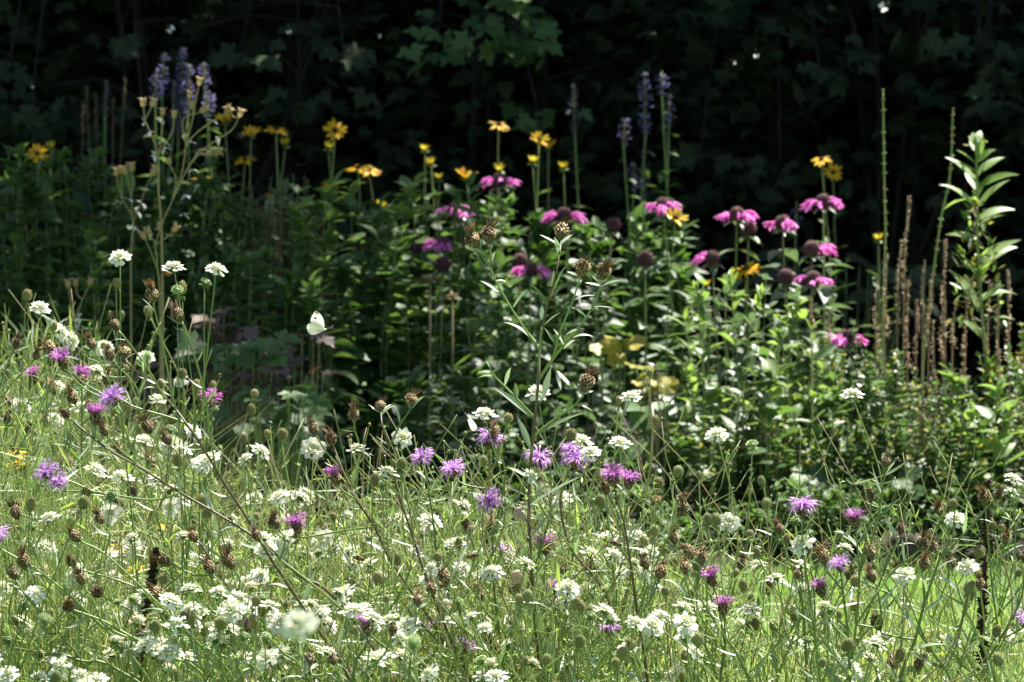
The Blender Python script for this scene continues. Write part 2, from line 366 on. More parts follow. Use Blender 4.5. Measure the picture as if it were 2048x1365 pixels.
def m_knap(k, mat, spread=1.0):
    mb = MB(); h = .016; involucre(mb, .0068, h)
    n = 26; d = ringdirs(n, .28, jit=.3, elj=.35); d[:, 2] += (1 - spread) * 1.5; p = d * .003; p[:, 2] = h * .9
    mb.batch(T_THIN, frames(d, (0, 0, 1), N.uniform(.010, .020, n) * (.7 + .3 * spread), .030), p, N.uniform(0, 1, n), mat)
    for q in range(2):   # split tips
        e = d + N.normal(0, .22, (n, 3)); pp = p + nrm(d) * .010
        mb.batch(T_THIN, frames(e, (0, 0, 1), N.uniform(.007, .010, n) * (.7 + .3 * spread), .020), pp, N.uniform(.3, 1, n), mat)
    n = 70; d = ringdirs(n, .8, elj=.35, jit=1); d[:, 2] += (1 - spread); p = d * .0025; p[:, 2] = h * .9
    mb.batch(T_THIN, frames(d, (.1, .2, 1), N.uniform(.009, .014, n), .020), p, N.uniform(0, 1, n), mat)
    return mb.mesh('knapweed_flower')
def m_monarda(k, petals=20, half=None):
    mb = MB(); r = .0150; c = np.array([0, 0, .012]); ellip(mb, c, (r * .9, r * .9, r * .85), 'ball', 12, 8, .1)
    n = 190; f = fib(n, -.8, 1); pos = c + f * r * .82
    mb.batch(T_CONE, frames(f + N.normal(0, .12, (n, 3)), (.2, .1, 1), N.uniform(.004, .0062, n), .0022), pos, N.uniform(0, 1, n), 'ball')
    if petals:
        for j in range(petals):
            a = rnd(-.75, .75) + (0 if j % 2 else math.pi)
            if half is not None: a = rnd(-.9, .9) + half
            if j % 5 == 0 and half is None: a = rnd(0, 6.28)
            o = np.array([math.cos(a), math.sin(a), 0]); b = c + o * r * .75 + np.array([0, 0, rnd(-.004, .003)])
            L = rnd(.022, .036); m1 = b + o * L * .55 + np.array([0, 0, rnd(-.002, .006)]); e = b + o * L * rnd(.8, 1) + np.array([rnd(-.006, .006), rnd(-.006, .006), -L * rnd(.05, .55)])
            pts = smooth([b, m1, e], 4); mb.ribbon(pts, np.linspace(.0011, .0030, len(pts)) * np.array([1] * (len(pts) - 1) + [.5]), (rnd(-.3, .3), rnd(-.3, .3), 1), 'pink', rnd(0, 1), .4)
            for q in range(4):
                t = m1 + np.array([rnd(-.007, .007), rnd(-.007, .007), -rnd(.004, .013)]) + o * rnd(0, .014)
                mb.leaf(m1, t, rnd(.0025, .0045), 'pink', seg=4)
    d = ringdirs(6, -.15, a0=k); mb.batch(T_OVATE, frames(d, (0, 0, 1), N.uniform(.020, .032, 6)), d * .003, N.uniform(0, 1, 6), 'leafmonarda')
    return mb.mesh('bergamot_flower')
def m_rud(k, el, n=11, mat='yellow', ln=.025):
    mb = MB(); d = ringdirs(n, el, .12, .14, k)
    p = d.copy(); p[:, 2] = 0; p = nrm(p) * .0055; p[:, 2] = .002
    mb.batch(T_PETALY, frames(d, (0, 0, 1), ln * N.uniform(.85, 1.1, n), ln * N.uniform(.85, 1.25, n)), p, N.uniform(0, 1, n), mat)
    ellip(mb, (0, 0, .004), (.0068, .0068, .0045), 'cone', 10, 5, .3)
    f = fib(50, 0, 1); mb.batch(T_CONE, frames(f, (.2, .1, 1), .0022, .0016), f * np.array([.0066, .0066, .0045]) + np.array([0, 0, .004]), N.uniform(0, 1, 50), 'cone')
    d = ringdirs(9, min(el, .2) - .25); mb.batch(T_LANCE, frames(d, (0, 0, 1), .013, .020), d * .001, N.uniform(0, 1, 9), 'leaflight')
    ellip(mb, (0, 0, 0), (.005, .005, .003), 'leaflight', 7, 4)
    return mb.mesh('coneflower')
def m_spike(L, r, mat, open_=1.0):
    mb = MB(); mb.tube([(0, 0, -.01), (0, 0, L)], .0022, .001, 'stem')
    nw = int(L / .0085)
    for i in range(nw):
        u = i / nw; rr = r * (math.sin(min(1, u * 3 + .35) * 1.57) * (1 - u ** 4 * .65)); m = 12
        if R.random() < .12: continue
        d = ringdirs(m, .45, .3, .25, i); pos = d * .0015 + np.array([0, 0, u * L])
        mb.batch(T_DIA, frames(d, (0, 0, 1), rr * .75 * N.uniform(.8, 1.1, m), .0055), pos, N.uniform(0, 1, m), 'spikecalyx')
        q = int(m * open_); d = d[:q]; e = nrm(d) * rr * .62
        mb.batch(T_DIA, frames(d + N.normal(0, .3, (q, 3)), (0, 0, 1), rr * .52 * N.uniform(.6, 1.2, q), .0062), pos[:q] + e, N.uniform(0, 1, q), mat)
    return mb.mesh('hyssop_spike')
SC = [m_scab(k) for k in range(5)] * 2 + [m_scab(5, .75), m_scab(6, .6), m_scab(7, .5), m_scab(8, .8)]; SB = [m_scab(9, .6, True), m_scab(10, .4, True)]; SD = [m_seed(k, 'seed') for k in range(3)] + [m_seed(k, 'seedgreen') for k in range(3)]
BD = [m_bud(0), m_bud(1)]; DK = [m_dryknap(k) for k in range(4)]
KF = [m_knap(0, 'purple'), m_knap(1, 'purple'), m_knap(2, 'magenta', .3), m_knap(3, 'magenta', .0)]
MO = [m_monarda(0), m_monarda(1, 24), m_monarda(2, 12, math.pi), m_monarda(3, 0), m_monarda(4, 0)]
RU = {'f': m_rud(0, .12), 's': m_rud(1, -.05, 12), 'c': m_rud(2, .8, 10), 'b': m_rud(3, 1.15, 8, 'yellowgreen', .018), 'h': m_rud(4, .45, 9)}

# ================================================================== THE SETTING
def sheet(name, x0, x1, y0, y1, nx, ny, zf, mat):
    mb = MB(); xs = np.linspace(x0, x1, nx); ys = np.linspace(y0, y1, ny)
    v = [(x, y, zf(x, y)) for y in ys for x in xs]
    f = [(j * nx + i, j * nx + i + 1, (j + 1) * nx + i + 1, (j + 1) * nx + i) for j in range(ny - 1) for i in range(nx - 1)]
    mb.add(v, f, mat); return tag(link(name, mb.mesh(name)), kind='structure')
sheet('ground', -200, 200, -100, 300, 3, 3, lambda x, y: 0, 'lawnbase')
def bedz(x, y):
    e = min(1, max(0, (y - 11.45) / .5), max(0, (40 - y) / .5))
    return .006 + .05 * e + .018 * math.sin(x * 9 + y * 3) * e * math.sin(y * 11 - x * 2) + .012 * math.sin(x * 31) * math.sin(y * 27) * e
sheet('flower_bed_soil', -6, 6, 11.42, 20, 130, 110, bedz, 'soil')
sheet('dark_backing_floor', -30, 30, 19.4, 70, 3, 3, lambda x, y: .03 if y < 60 else .01, 'soil')  # dark sheet added so gaps through the hedge look unlit
def bladefield(name, n, xr, yr, hr, wr, mat, dens=None, lean=.35, zf=None, kind='stuff', label='', cat='', tintp=1):
    x = N.uniform(*xr, n); y = N.uniform(*yr, n)
    if dens is not None:
        k = N.uniform(0, 1, n) < dens(x, y); x = x[k]; y = y[k]; n = len(x)
    hh = N.uniform(*hr, n) if not callable(hr) else hr(x, y, n)
    a = N.uniform(0, 6.28, n); d = np.stack([np.cos(a) * lean * N.uniform(.1, 1.6, n), np.sin(a) * lean * N.uniform(.1, 1.6, n), np.ones(n)], -1)
    T = tm_strip([.5, .46, .34, .04], 3, 0, .35)
    zz = np.zeros(n)
    a2 = a + N.normal(0, .5, n); up = np.stack([-np.cos(a2), -np.sin(a2), np.full(n, .1)], -1)
    wv = N.uniform(*wr, n); M = frames(d, up, hh, wv); M[:, :, 2] = M[:, :, 2] / wv[:, None] * hh[:, None]
    tn = np.clip(N.uniform(0, 1, n) ** tintp * .75 + .3 * np.sin(x * 7 + y * 3) * np.sin(y * 9 - x * 4) + .1, 0, 1); mb = MB(); mb.batch(T, M, np.stack([x, y, zz], -1), tn, mat)
    return tag(link(name, mb.mesh(name)), label, cat, kind=kind)
bladefield('lawn_grass', 75000, (-1.9, 1.9), (8.2, 11.5), (.015, .042), (.0016, .0032), 'grass',
           label='short bright green lawn grass in front of the flower bed', cat='grass', dens=lambda x, y: np.clip((y - 7.6) / 2.6, .15, 1))
def px_of(x, y): return 1024 + x / (KP * y)
def mdens(x, y):
    p = px_of(x, y); d = np.where(p < 420, 1.0, np.where(p < 1250, .85, .26))
    back = np.where(p < 200, 11.2, np.where(p < 400, 10.5, np.where(p < 1150, 10.05, 9.8))); return d * (y < back)
def mheight(x, y, n):
    p = px_of(x, y); t = np.where(p < 170, .43, np.where(p < 330, .37, np.where(p < 1250, .31, .25))) + .09 * (y > 9.1); return t * N.uniform(.35, 1, n)
bladefield('meadow_grass', 32000, (-1.05, 1.05), (8.6, 11.3), mheight, (.0009, .0024), 'meadow', dens=mdens, lean=.6,
           label='fine green and straw meadow grass between the scabious stems', cat='grass', tintp=1.1)

def fineleaves(mb, at, n, ln):
    for i in range(n):
        a = rnd(0, 6.28); d = np.array([math.cos(a), math.sin(a), rnd(.1, 1.4)]); d /= np.linalg.norm(d)
        mb.leaf(at, at + d * ln * rnd(.5, 1.1), rnd(.0016, .0032), 'fine', seg=4, sag=rnd(-.1, .2))
def undergrowth(n):
    x = N.uniform(-1.05, 1.05, n); y = N.uniform(8.5, 11.2, n); k = N.uniform(0, 1, n) < mdens(x, y); x = x[k]; y = y[k]; n = len(x)
    z = N.uniform(.03, 1, n) * np.where(px_of(x, y) < 200, .48, np.where(px_of(x, y) < 1250, .34, .27)); a = N.uniform(0, 6.28, n); e = N.uniform(-.2, 1.3, n); d = np.stack([np.cos(a) * np.cos(e), np.sin(a) * np.cos(e), np.sin(e)], -1)
    mb = MB(); pos = np.stack([x, y, z], -1); ln = N.uniform(.025, .075, n); up = nrm(np.array([0, -.2, 1.]) + N.normal(0, .4, (n, 3)))
    for i, (t, m) in enumerate(((T_WILLOW, 'kleaf'), (T_LANCE, 'fine'), (T_WILLOW, 'leafmid'))):
        q = slice(i, None, 3); mb.batch(t, frames(d[q], up[q], ln[q], ln[q] * (.34 if i != 1 else .22)), pos[q], N.uniform(0, 1, len(pos[q])), m)
    T = (np.array([(-.5, 0, 0), (.5, 0, 0), (.3, 1, 0), (-.3, 1, 0)]), np.array([0, 1, 2, 3]), np.array([4]))
    b = np.stack([x + N.normal(0, .04, n), y + N.normal(0, .03, n), np.zeros(n)], -1); v = pos - b; M = frames(v, (0, -1, .05), np.linalg.norm(v, axis=1), .0018); mb.batch(T, M, b, N.uniform(0, 1, n), 'stem')
    for i in range(620):
        px = rnd(-60, 2100); Y = rnd(8.6, 10.6 if px < 400 else 9.7)
        if px > 1350 and R.random() < .7: continue
        b = np.array([GX(px, Y), Y, 0.]); h = (.62 if px < 260 else .47) * rnd(.55, 1); s_ = rnd(-.24, .14); e = b + np.array([s_, rnd(-.08, .08), h]); tw = smooth([b, b + np.array([s_ * .2, 0, h * .45]), b + np.array([s_ * .65 + rnd(-.02, .02), 0, h * .8]), e], 4)
        t_ = rnd(0, 1); mb.tube(tw, .0012, .0006, 'stem' if R.random() < .7 else 'stemtan', 3, t_)
        for q in (5, 8):
            f = tw[q] + np.array([rnd(-.07, .07), rnd(-.03, .03), rnd(.03, .10)]); mb.tube([tw[q], (tw[q] + f) / 2 + np.array([(f[0] - tw[q][0]) * .2, 0, -.005]), f], .0008, .0005, 'stem', 3, t_); fineleaves(mb, tw[q], 2, .03)
            mb.batch(T_DIA, frames(nrm(N.normal(0, 1, (5, 3)) + np.array([0, 0, 1.2])), (.1, .2, 1), .0045, .005), np.repeat(f[None], 5, 0), N.uniform(0, 1, 5), R.choice(('bud', 'seedgreen', 'bract')))
    tag(link('meadow_undergrowth', mb.mesh('meadow_undergrowth')), 'narrow leaves and thin stems tangled under the scabious heads', 'undergrowth', kind='stuff')
undergrowth(19000)
# ================================================================== FOREGROUND: scabious
def zone(x, y):
    return 'at the far left edge' if x < 200 and y < 1000 else 'lower left' if x < 620 else 'lower centre' if x < 1330 else 'lower right'
def scabious(heads, Y, label, group='scabious plants of the meadow', lean=None, tan=False):
    """heads: list of (kind, x, y[, tilt]) kind f flower, s seed head, g green seed head, b bud"""
    k0, hx, hy = heads[0][:3]; p0 = P(hx, hy, Y)
    lx = rnd(-.19, .19) if lean is None else lean
    base = np.array([p0[0] + lx, Y + rnd(-.05, .05), 0.0])
    if base[1] > 11.4: base[1] = 11.35
    root = thing('scabious', base, label, 'scabious', group)
    sm = 'stemtan' if tan or (k0 == 's' and R.random() < .35) else 'stem'
    st = MB(); lv = MB(); ht = p0[2]; bend = rnd(-.055, .055)
    pts = smooth([base, base + (p0 - base) * .38 + np.array([bend, rnd(-.01, .01), 0]), base + (p0 - base) * .72 + np.array([-bend * .8 + rnd(-.008, .008), 0, 0]), p0], 6)
    st.tube(pts, .0016, .0009, sm, 5, rnd(0, 1))
    fineleaves(lv, pts[4], 10, .06); fineleaves(lv, pts[7], 7, .055); fineleaves(lv, pts[10], 6, .04)
    for q in (5, 9):
        a = pts[q]; e = a + np.array([rnd(-.11, .11), rnd(-.05, .05), rnd(.05, .16)]); m_ = (a + e) / 2 + np.array([(e[0] - a[0]) * .3, 0, -.01]); tw = smooth([a, m_, e], 4); st.tube(tw, .0009, .0005, sm, 4, rnd(0, 1)); fineleaves(lv, tw[4], 2, .02); fineleaves(lv, e, 5, .010)
    if ht > .4: fineleaves(lv, pts[12], 4, .028)
    todo = [(heads[0], p0, nrm(pts[-1] - pts[-4]))]
    for h in heads[1:]:
        q = P(h[1], h[2], Y + rnd(-.04, .04)); i = int(rnd(5, 12))
        if q[2] < pts[i][2] + .04: i = max(1, int(i * .5))
        b = pts[i]; mid = b + (q - b) * .5 + np.array([(q[0] - b[0]) * .25, 0, -abs(q[2] - b[2]) * .08])
        pp = smooth([b, mid, q], 7); st.tube(pp, .0011, .0008, sm, 4, rnd(0, 1))
        fineleaves(lv, pp[0], 3, .03); todo.append((h, q, nrm(pp[-1] - pp[-3])))
    part('stem', st, root); part('leaves', lv, root)
    for h, q, tg in todo:
        ax = nrm(tg * .5 + np.array([rnd(-.8, .8), rnd(-1.1, .4), .55])) if len(h) < 4 else nrm(np.array(h[3], float))
        if h[0] == 'f': place('flower', R.choice(SB if len(h) < 4 and R.random() < .07 else SC[:10] if len(h) == 4 else SC), root, q, ax, sc=rnd(.78, 1.16) if len(h) < 4 else rnd(.88, 1.06))
        elif h[0] == 'b': place('bud', R.choice(BD), root, q, ax, sc=rnd(.7, 1))
        else: place('seed_head', R.choice(SD[:3] if h[0] == 's' else SD[3:]), root, q - ax * .004, nrm(tg + np.array([0, 0, .8])), sc=rnd(.58, 1.02))
    return root
def depth_for(x, y):
    """how far back a meadow head seen here stands: low ones may be near or far, high ones on the left are far back"""
    if y > 1180: return rnd(8.1, 9.0)
    if x < 330 and y < 960: return rnd(9.4, 10.9)
    if y > 960: return rnd(8.5, 9.6)
    return rnd(8.55, 9.2)
SPEC = [  # the ones that stand out
 ([('f', 240, 517, (-.2, -.5, .8)), ('s', 232, 573)], 8.7, 'scabious holding the highest cream flower at the upper left above a seed head', .03),
 ([('f', 348, 537, (.1, -.2, 1)), ('s', 365, 587), ('b', 354, 585)], 8.7, 'scabious with flat cream flower and green seed head just right of the bee', .06),
 ([('f', 432, 542, (.25, -.2, .9)), ('b', 409, 571)], 8.75, 'lone cream scabious flower on kinked stem between the bee and the white butterfly', -.06),
 ([('f', 80, 618, (.1, -.3, 1)), ('s', 52, 598)], 9.2, 'scabious at the left edge with round seed head beside an open cream flower', -.12),
 ([('f', 120, 665, (.9, -.3, .3)), ('s', 107, 658)], 9.3, 'cream scabious facing right at the left edge, seed head behind it', -.14),
 ([('f', 142, 682, (.9, -.5, .2)), ('f', 195, 745)], 9.2, 'scabious pair of cream flowers nodding right at the left edge', -.14),
 ([('s', 505, 793), ('s', 503, 828)], 8.75, 'slim scabious with two round seed heads in front of the dusky red leaves', -.11),
 ([('s', 563, 877)], 8.7, 'bristly round scabious seed head left of the cream flower in the dark gap', -.08),
 ([('f', 628, 897, (0, -.9, .5))], 8.75, 'cream scabious flower facing the viewer over the dark gap left of centre', -.01),
 ([('f', 1075, 788, (0, -.4, .9))], 8.8, 'cream scabious flower half hidden behind the tall central knapweed stem', -.02),
 ([('f', 970, 832, (.15, -.2, .9))], 8.75, 'cream scabious flower right beside the flying butterfly low at centre', -.05),
 ([('f', 803, 877, (.3, -.8, .4))], 8.75, 'large cream scabious flower behind crossing knapweed leaves left of centre', .04),
 ([('f', 1262, 797, (.05, -.3, 1)), ('s', 1237, 805)], 8.8, 'scabious with cream flower and tan seed head side by side right of centre', -.10),
 ([('f', 1240, 889, (.2, -.2, 1)), ('s', 1306, 848)], 8.75, 'scabious with low cream flower and a seed head reaching right beside the tall dry one', -.05),
 ([('f', 1162, 885, (.2, -.3, .9)), ('s', 1140, 880)], 8.9, 'cream scabious flower peeping over the purple knapweed flowers at centre', -.02),
 ([('f', 1180, 908, (0, -.6, .7))], 8.7, 'cream scabious flower touching the purple knapweed on its right', .01),
 ([('s', 1015, 845)], 8.75, 'single hairy scabious seed head above the purple knapweed at centre', -.02),
 ([('f', 1705, 792, (.1, -.2, 1))], 8.9, 'small lone cream scabious flower before the leafy shrubs at right', -.02),
 ([('f', 1435, 872, (-.15, -.35, .9)), ('b', 1505, 895)], 8.7, 'big cream scabious flower alone in front of the bergamot stems', .04),
 ([('f', 190, 943), ('f', 243, 957, (.1, -.2, 1))], 8.8, 'scabious with wide flat cream flower right of the purple pair at left', .02),
 ([('f', 222, 1027, (-.2, -1, .3))], 8.65, 'round cream scabious flower facing the viewer, its stem falling to the lower left', -.09),
 ([('f', 343, 1015, (-.5, -.8, .3))], 8.7, 'cream scabious flower beside the crossing knapweed stems, turned left', .01),
 ([('f', 1458, 1045, (0, -.8, .5)), ('g', 1435, 1050)], 8.6, 'cream scabious flower with green seed head close at its left, right of centre', .01),
 ([('s', 1575, 1088), ('g', 1533, 1015)], 8.6, 'scabious with two greenish seed heads on long pale stems right of centre', .03),
 ([('s', 1515, 1110)], 8.6, 'plump olive scabious seed head below the green pair right of centre', -.02),
 ([('f', 1910, 1040, (0, -.6, .7)), ('s', 1885, 1020), ('s', 1910, 1015)], 8.7, 'scabious with two seed heads crowding a cream flower near the dark dead spike at right', .02),
 ([('s', 1985, 1058)], 8.6, 'grey green scabious seed head right in front of the dark dead spike', .01),
 ([('f', 1935, 1135, (-.2, -.5, .8)), ('s', 1955, 1115)], 8.7, 'cream scabious flower under a seed head, touching the dark dead spike at right', .02),
 ([('f', 2010, 1275, (-.3, -.3, 1))], 8.7, 'cream scabious flower right of the foot of the dark dead spike', .03),
 ([('f', 1645, 1240, (.6, -.5, .6)), ('f', 1590, 1290), ('s', 1550, 1265)], 8.9, 'scabious with cream fringed flowers over the lawn at lower right', .02),
 ([('f', 1412, 1218, (0, -.1, 1)), ('g', 1395, 1140)], 8.7, 'scabious with flat cream flower beside the small dark purple knapweed at lower right', -.02),
 ([('f', 1500, 1222, (0, -.2, 1)), ('g', 1545, 1260)], 8.7, 'scabious with small cream flower and olive seed head over open lawn', .01),
]
for hs, Y, lab, ln in SPEC: scabious(hs, Y, lab, lean=ln)
# the tall dry one leaning right
scabious([('s', 1300, 750, (.05, -.3, 1))], 8.7, 'dark brown dry scabious seed head on a long straight brown stem', lean=-.19, tan=True)
# out of focus, close to the camera
scabious([('f', 597, 1252, (-.1, -.8, .6))], 5.5, 'blurred cream scabious flower very close to the camera', lean=.01)
scabious([('b', 826, 1290, (0, -.3, 1))], 6.2, 'blurred green scabious bud close to the camera at bottom centre', lean=.03)
scabious([('b', 88, 1245, (.4, -.3, 1))], 6.4, 'blurred pale green scabious bud close to the camera at bottom left', lean=-.03)
FL = [(195,700),(115,775),(40,815),(110,840),(248,880),(290,885),(325,895),(385,865),(520,905),(717,905),(365,905),(405,930),(493,920),(100,1038),(68,1077),(215,1115),(120,1120),(157,1161),(30,1190),
 (235,1240),(275,1245),(335,1230),(465,1225),(190,1300),(62,1265),(120,1335),(345,1290),(160,1355),(455,1090),(455,1150),(600,1000),(510,1000),(570,1080),(605,1105),(645,1080),(640,1110),(690,1100),
 (500,1165),(70,1190),(540,1215),(680,1290),(480,1320),(490,1340),(410,1095),(925,1015),(695,1035),(735,1080),(700,1105),(800,1040),(860,1045),(845,1070),(910,1090),(865,1140),(965,1150),(765,1160),
 (735,1165),(705,1220),(705,1125),(890,1210),(780,1245),(815,1255),(745,1240),(800,1280),(1140,1255),(1098,1070),(1060,955),(1125,1000),(1050,1130),(1220,1245),(1255,1300),(1145,1340),(1135,1180),
 (1040,1260),(740,1130),(1275,1075),(1170,1180),(1375,1275),(1380,1315),(860,1350),(970,1260),(720,1340),(1440,1260),(1605,1090),(1385,1310),(2025,960),(1700,1340),(1740,1320),(1870,1270),(1905,1282),(1690,1100),(1478,1250),(560,1310),(640,1230),(980,1330),(1065,1330),(1310,1245)]
SH = [(243,635),(300,633),(212,705),(55,745),(85,775),(12,755),(68,848),(190,820),(225,830),(275,848),(313,860),(533,873),(485,885),(802,935),(968,930),(1355,953),(1397,955),(1527,970),(1392,1145),
 (1858,1090),(1775,1145),(1705,1170),(1938,1200),(1540,1300),(1375,1325),(765,1055),(895,1100),(710,1170),(1190,1155),(1260,1155),(1155,1210),(1185,1235),(955,1185),(875,1120),(530,1155),(545,1140),(585,1240),(325,1330),
 (350,1360),(440,1300),(460,1335),(15,990),(150,1075),(305,1040),(390,1045),(320,1205),(210,1130),(380,1240),(55,1250),(60,1300),(1200,1010),(620,1010),(690,985),(1290,1095),(1500,1075),(1640,1330),(1820,1340),(2000,1330),(2035,1150),(1090,1215)]
def lab(kind, x, y): return {'f': 'cream flowered scabious crowded in the meadow, ', 's': 'scabious with tan green seed head crowded in the meadow, ',
                             'm': 'branched scabious mixing flowers and seed heads, '}[kind] + zone(x, y)
def grp(kind, x, y): return {'f': 'flowering', 's': 'seeding', 'm': 'branched'}[kind] + ' scabious crowded in the meadow, ' + zone(x, y)
for x, y in FL: scabious([('f', x, y)] + [(R.choice('ffsgb'), x + rnd(-70, 70), y + rnd(-10, 90)) for _ in range(R.choice((0, 1, 2)))], depth_for(x, y), lab('f', x, y), grp('f', x, y))
for x, y in SH: scabious([('s' if R.random() < .6 else 'g', x, y)] + [(R.choice('sg'), x + rnd(-60, 60), y + rnd(0, 80)) for _ in range(R.choice((0, 0, 1)))], depth_for(x, y), lab('s', x, y), grp('s', x, y))
for i in range(98):
    if i < 52: x, y = rnd(-40, 700), rnd(1040, 1400)
    elif i < 64: x, y = rnd(-60, 330), rnd(700, 1000)
    elif i < 84: x, y = rnd(650, 1400), rnd(1100, 1400)
    else: x, y = rnd(1350, 2080), rnd(1040, 1380)
    hs = [(R.choice('fsssgg' if 52 <= i < 64 else 'fffffgf' if i < 84 else 'fssgg'), x, y)]
    for j in range(R.choice((2, 3, 4, 5) if x < 1350 else (1, 2, 3))): hs.append((R.choice('fssggb' if 52 <= i < 64 else 'fffssgb' if i < 84 else 'fssgb'), x + rnd(-130, 130), y + rnd(-60, 110)))
    scabious(hs, depth_for(x, y), lab('m', x, y), grp('m', x, y))

# ================================================================== FOREGROUND: knapweed
def knapweed(stems, Y, label, leaves=None, smat='stembrown', ground=True, r0=.0024, auto=True, lscale=1.0, group='knapweed plants leaning through the meadow'):
    """stems: list of (pixel polyline from the root end, head kind or None, attach)"""
    pl = []
    for k, (px, head) in enumerate(stems):
        w3 = [P(x, y, Y) for x, y in px]
        if k == 0 and ground:
            a, b = w3[0], w3[1]; s = (a - b); s = s / max(1e-6, abs(s[2])); g = a + s * a[2] * .55; g[2] = 0; g[0] = a[0] + s[0] * a[2] * .55
            w3 = [g] + w3
        for i in range(1, len(w3)): w3[i] = w3[i] + np.array([0, math.sin(i * 1.7 + k * 2) * .006 * (i if k == 0 else 1) * .4, 0])
        pl.append((smooth(w3, 6), head))
    base = pl[0][0][0].copy(); root = thing('knapweed', base, label, 'knapweed', group)
    st = MB(); lv = MB(); heads = []
    for k, (pts, head) in enumerate(pl):
        rr = r0 if k == 0 else r0 * .62
        st.tube(pts, rr, .0011, smat if k == 0 else 'stem', 6, .2)
        ln = np.linalg.norm(np.diff(pts, axis=0), axis=1); cum = np.concatenate([[0], np.cumsum(ln)]); T = nrm(np.gradient(pts, axis=0))
        if auto:
            s = rnd(.02, .05); side = 1
            while s < cum[-1] - .005:
                i = min(len(pts) - 1, int(np.searchsorted(cum, s))); t = T[i]; u = s / cum[-1]
                lat = np.cross(t, (0, 1, 0)); lat = lat / np.linalg.norm(lat) * side + np.array([0, rnd(-.6, .6), 0])
                L = (rnd(.035, .075) * (1 - u) + rnd(.016, .032) * u) * lscale if k == 0 else rnd(.015, .034) * lscale
                d = nrm(t * rnd(.4, 1.1) + nrm(lat) * rnd(.5, 1.0))
                lv.leaf(pts[i], pts[i] + d * L, L * rnd(.11, .16), 'kleaf', sag=rnd(-.15, .18))
                if R.random() < .35: lv.leaf(pts[i], pts[i] + nrm(t + nrm(lat) * .8) * L * .4, L * .06, 'kleaf')
                side = -side; s += rnd(.022, .05)
        if head:
            e = pts[-1]; t = T[-1]
            for q in range(3 if auto else 1):
                a = rnd(0, 6.28); d = nrm(t * .8 + np.array([math.cos(a), math.sin(a) * .6, .1]))
                lv.leaf(e - t * .004, e + d * rnd(.010, .022), .0028, 'kleaf', rnd(.4, 1))
            heads.append((head, e, t))
    if leaves:
        for bx, by, tx, ty, *o in leaves:
            b = P(bx, by, Y); dist = math.hypot(tx - bx, ty - by); t = P(tx, ty, Y + rnd(-.01, .012))
            lv.leaf(b, t, (o[0] if o else .0042) + dist * 1.5e-5, 'kleaf', o[1] if len(o) > 1 else None, sag=o[2] if len(o) > 2 else rnd(.02, .12), nh=(rnd(-.2, .2), rnd(-.9, -.1), .8))
    part('stem', st, root); part('leaves', lv, root)
    for hk, e, t in heads:
        if hk == 'd': place('seed_head', R.choice(DK), root, e, nrm(t + np.array([0, 0, .5])), sc=rnd(.72, 1.05) if auto else 1.22)
        elif hk == 'p': place('flower', R.choice(KF[:2]), root, e, nrm(t * .5 + np.array([rnd(-.3, .3), rnd(-.8, -.1), 1])), sc=rnd(.78, 1.05))
        elif hk == 'P': place('flower', KF[0], root, e, nrm(np.array([rnd(-.2, .2), -.2, 1])), sc=1.12)
        elif hk == 'm': place('flower', R.choice(KF[2:]), root, e, nrm(t + np.array([rnd(-.2, .2), rnd(-.3, .1), .8])), sc=rnd(.95, 1.1))
    return root
knapweed([([(1082,1365),(1070,1240),(1060,1100),(1058,1000),(1061,930),(1068,850),(1077,760),(1081,690),(1093,617),(1108,562),(1119,507),(1123,482)], 'd'),
  ([(1079,700),(1073,691),(1038,641),(1003,584),(981,538),(968,507),(956,496)], 'd'), ([(981,530),(981,505),(979,488)], 'd'),
  ([(1078,760),(1100,727),(1128,691),(1172,636),(1192,601),(1201,571),(1204,560)], 'd'),
  ([(1100,727),(1109,707),(1119,667),(1144,606),(1157,566),(1161,553)], 'd'),
  ([(1068,835),(1031,795),(1010,774),(987,751),(978,732)], None),
  ([(1070,882),(1075,867),(1114,836),(1143,816),(1163,795),(1168,785)], 'd'),
  ([(1062,910),(1073,800),(1079,700),(1083,655)], None)],
  8.7, 'tall knapweed with brown seed heads on its forked top, standing alone at centre', auto=False, r0=.0031,
  leaves=[(1080,695,1008,645,.006),(1003,590,960,562),(991,563,1012,564),(1027,615,1057,580),(1094,610,1062,570),(1089,650,1122,625),(1083,640,1084,611,.006,1.0),(1112,690,1088,655),(1127,690,1107,658),(1110,577,1135,530),
   (1172,634,1140,615),(1150,600,1190,592),(1188,614,1230,618),(1132,670,1167,658),(1146,676,1187,674),(1128,698,1150,680,.004,1.),(1119,510,1108,474,.006,1.0),(1119,492,1080,470),(1120,490,1145,470),(1159,555,1133,544,.004,1.),
   (1203,573,1183,552,.004,1.),(1203,573,1240,562),(1203,573,1170,566),(968,507,933,494,.004,.9),(978,528,991,503,.006,1.),(980,535,962,512),(1060,832,985,775,.0075,.9),(1060,897,1033,832,.009,1.,.03),(1086,798,1102,735,.008,1.,.02),
   (1034,795,1030,765,.006,.1),(1010,770,1022,735,.005),(986,753,955,757,.004,.9),(985,745,957,745,.004,.9),(985,745,1002,735),(978,736,972,722,.005,.9),(1077,868,1172,825,.005,.3),(1115,835,1121,810,.006,.1),(1133,822,1147,795,.007,.1),
   (1150,812,1185,823),(1163,792,1150,773,.004,1.),(1165,790,1186,782,.004,.9),(1066,1170,1052,1335,.010,.7),(1062,1080,1118,1020,.007,.6),(1060,1010,1165,952,.005,.6),(1058,1090,1018,1180,.006,.3),(1068,1190,1092,1335,.008,.3),
   (1070,1250,1140,1365,.008,.8),(1058,1050,1000,990,.006,.4),(1060,960,1010,935,.005,.3),(1065,1160,1120,1100,.006,.4),(1080,1340,1020,1290,.006,.4),(1104,575,1108,540,.004),(1098,600,1112,565,.004,.1)])
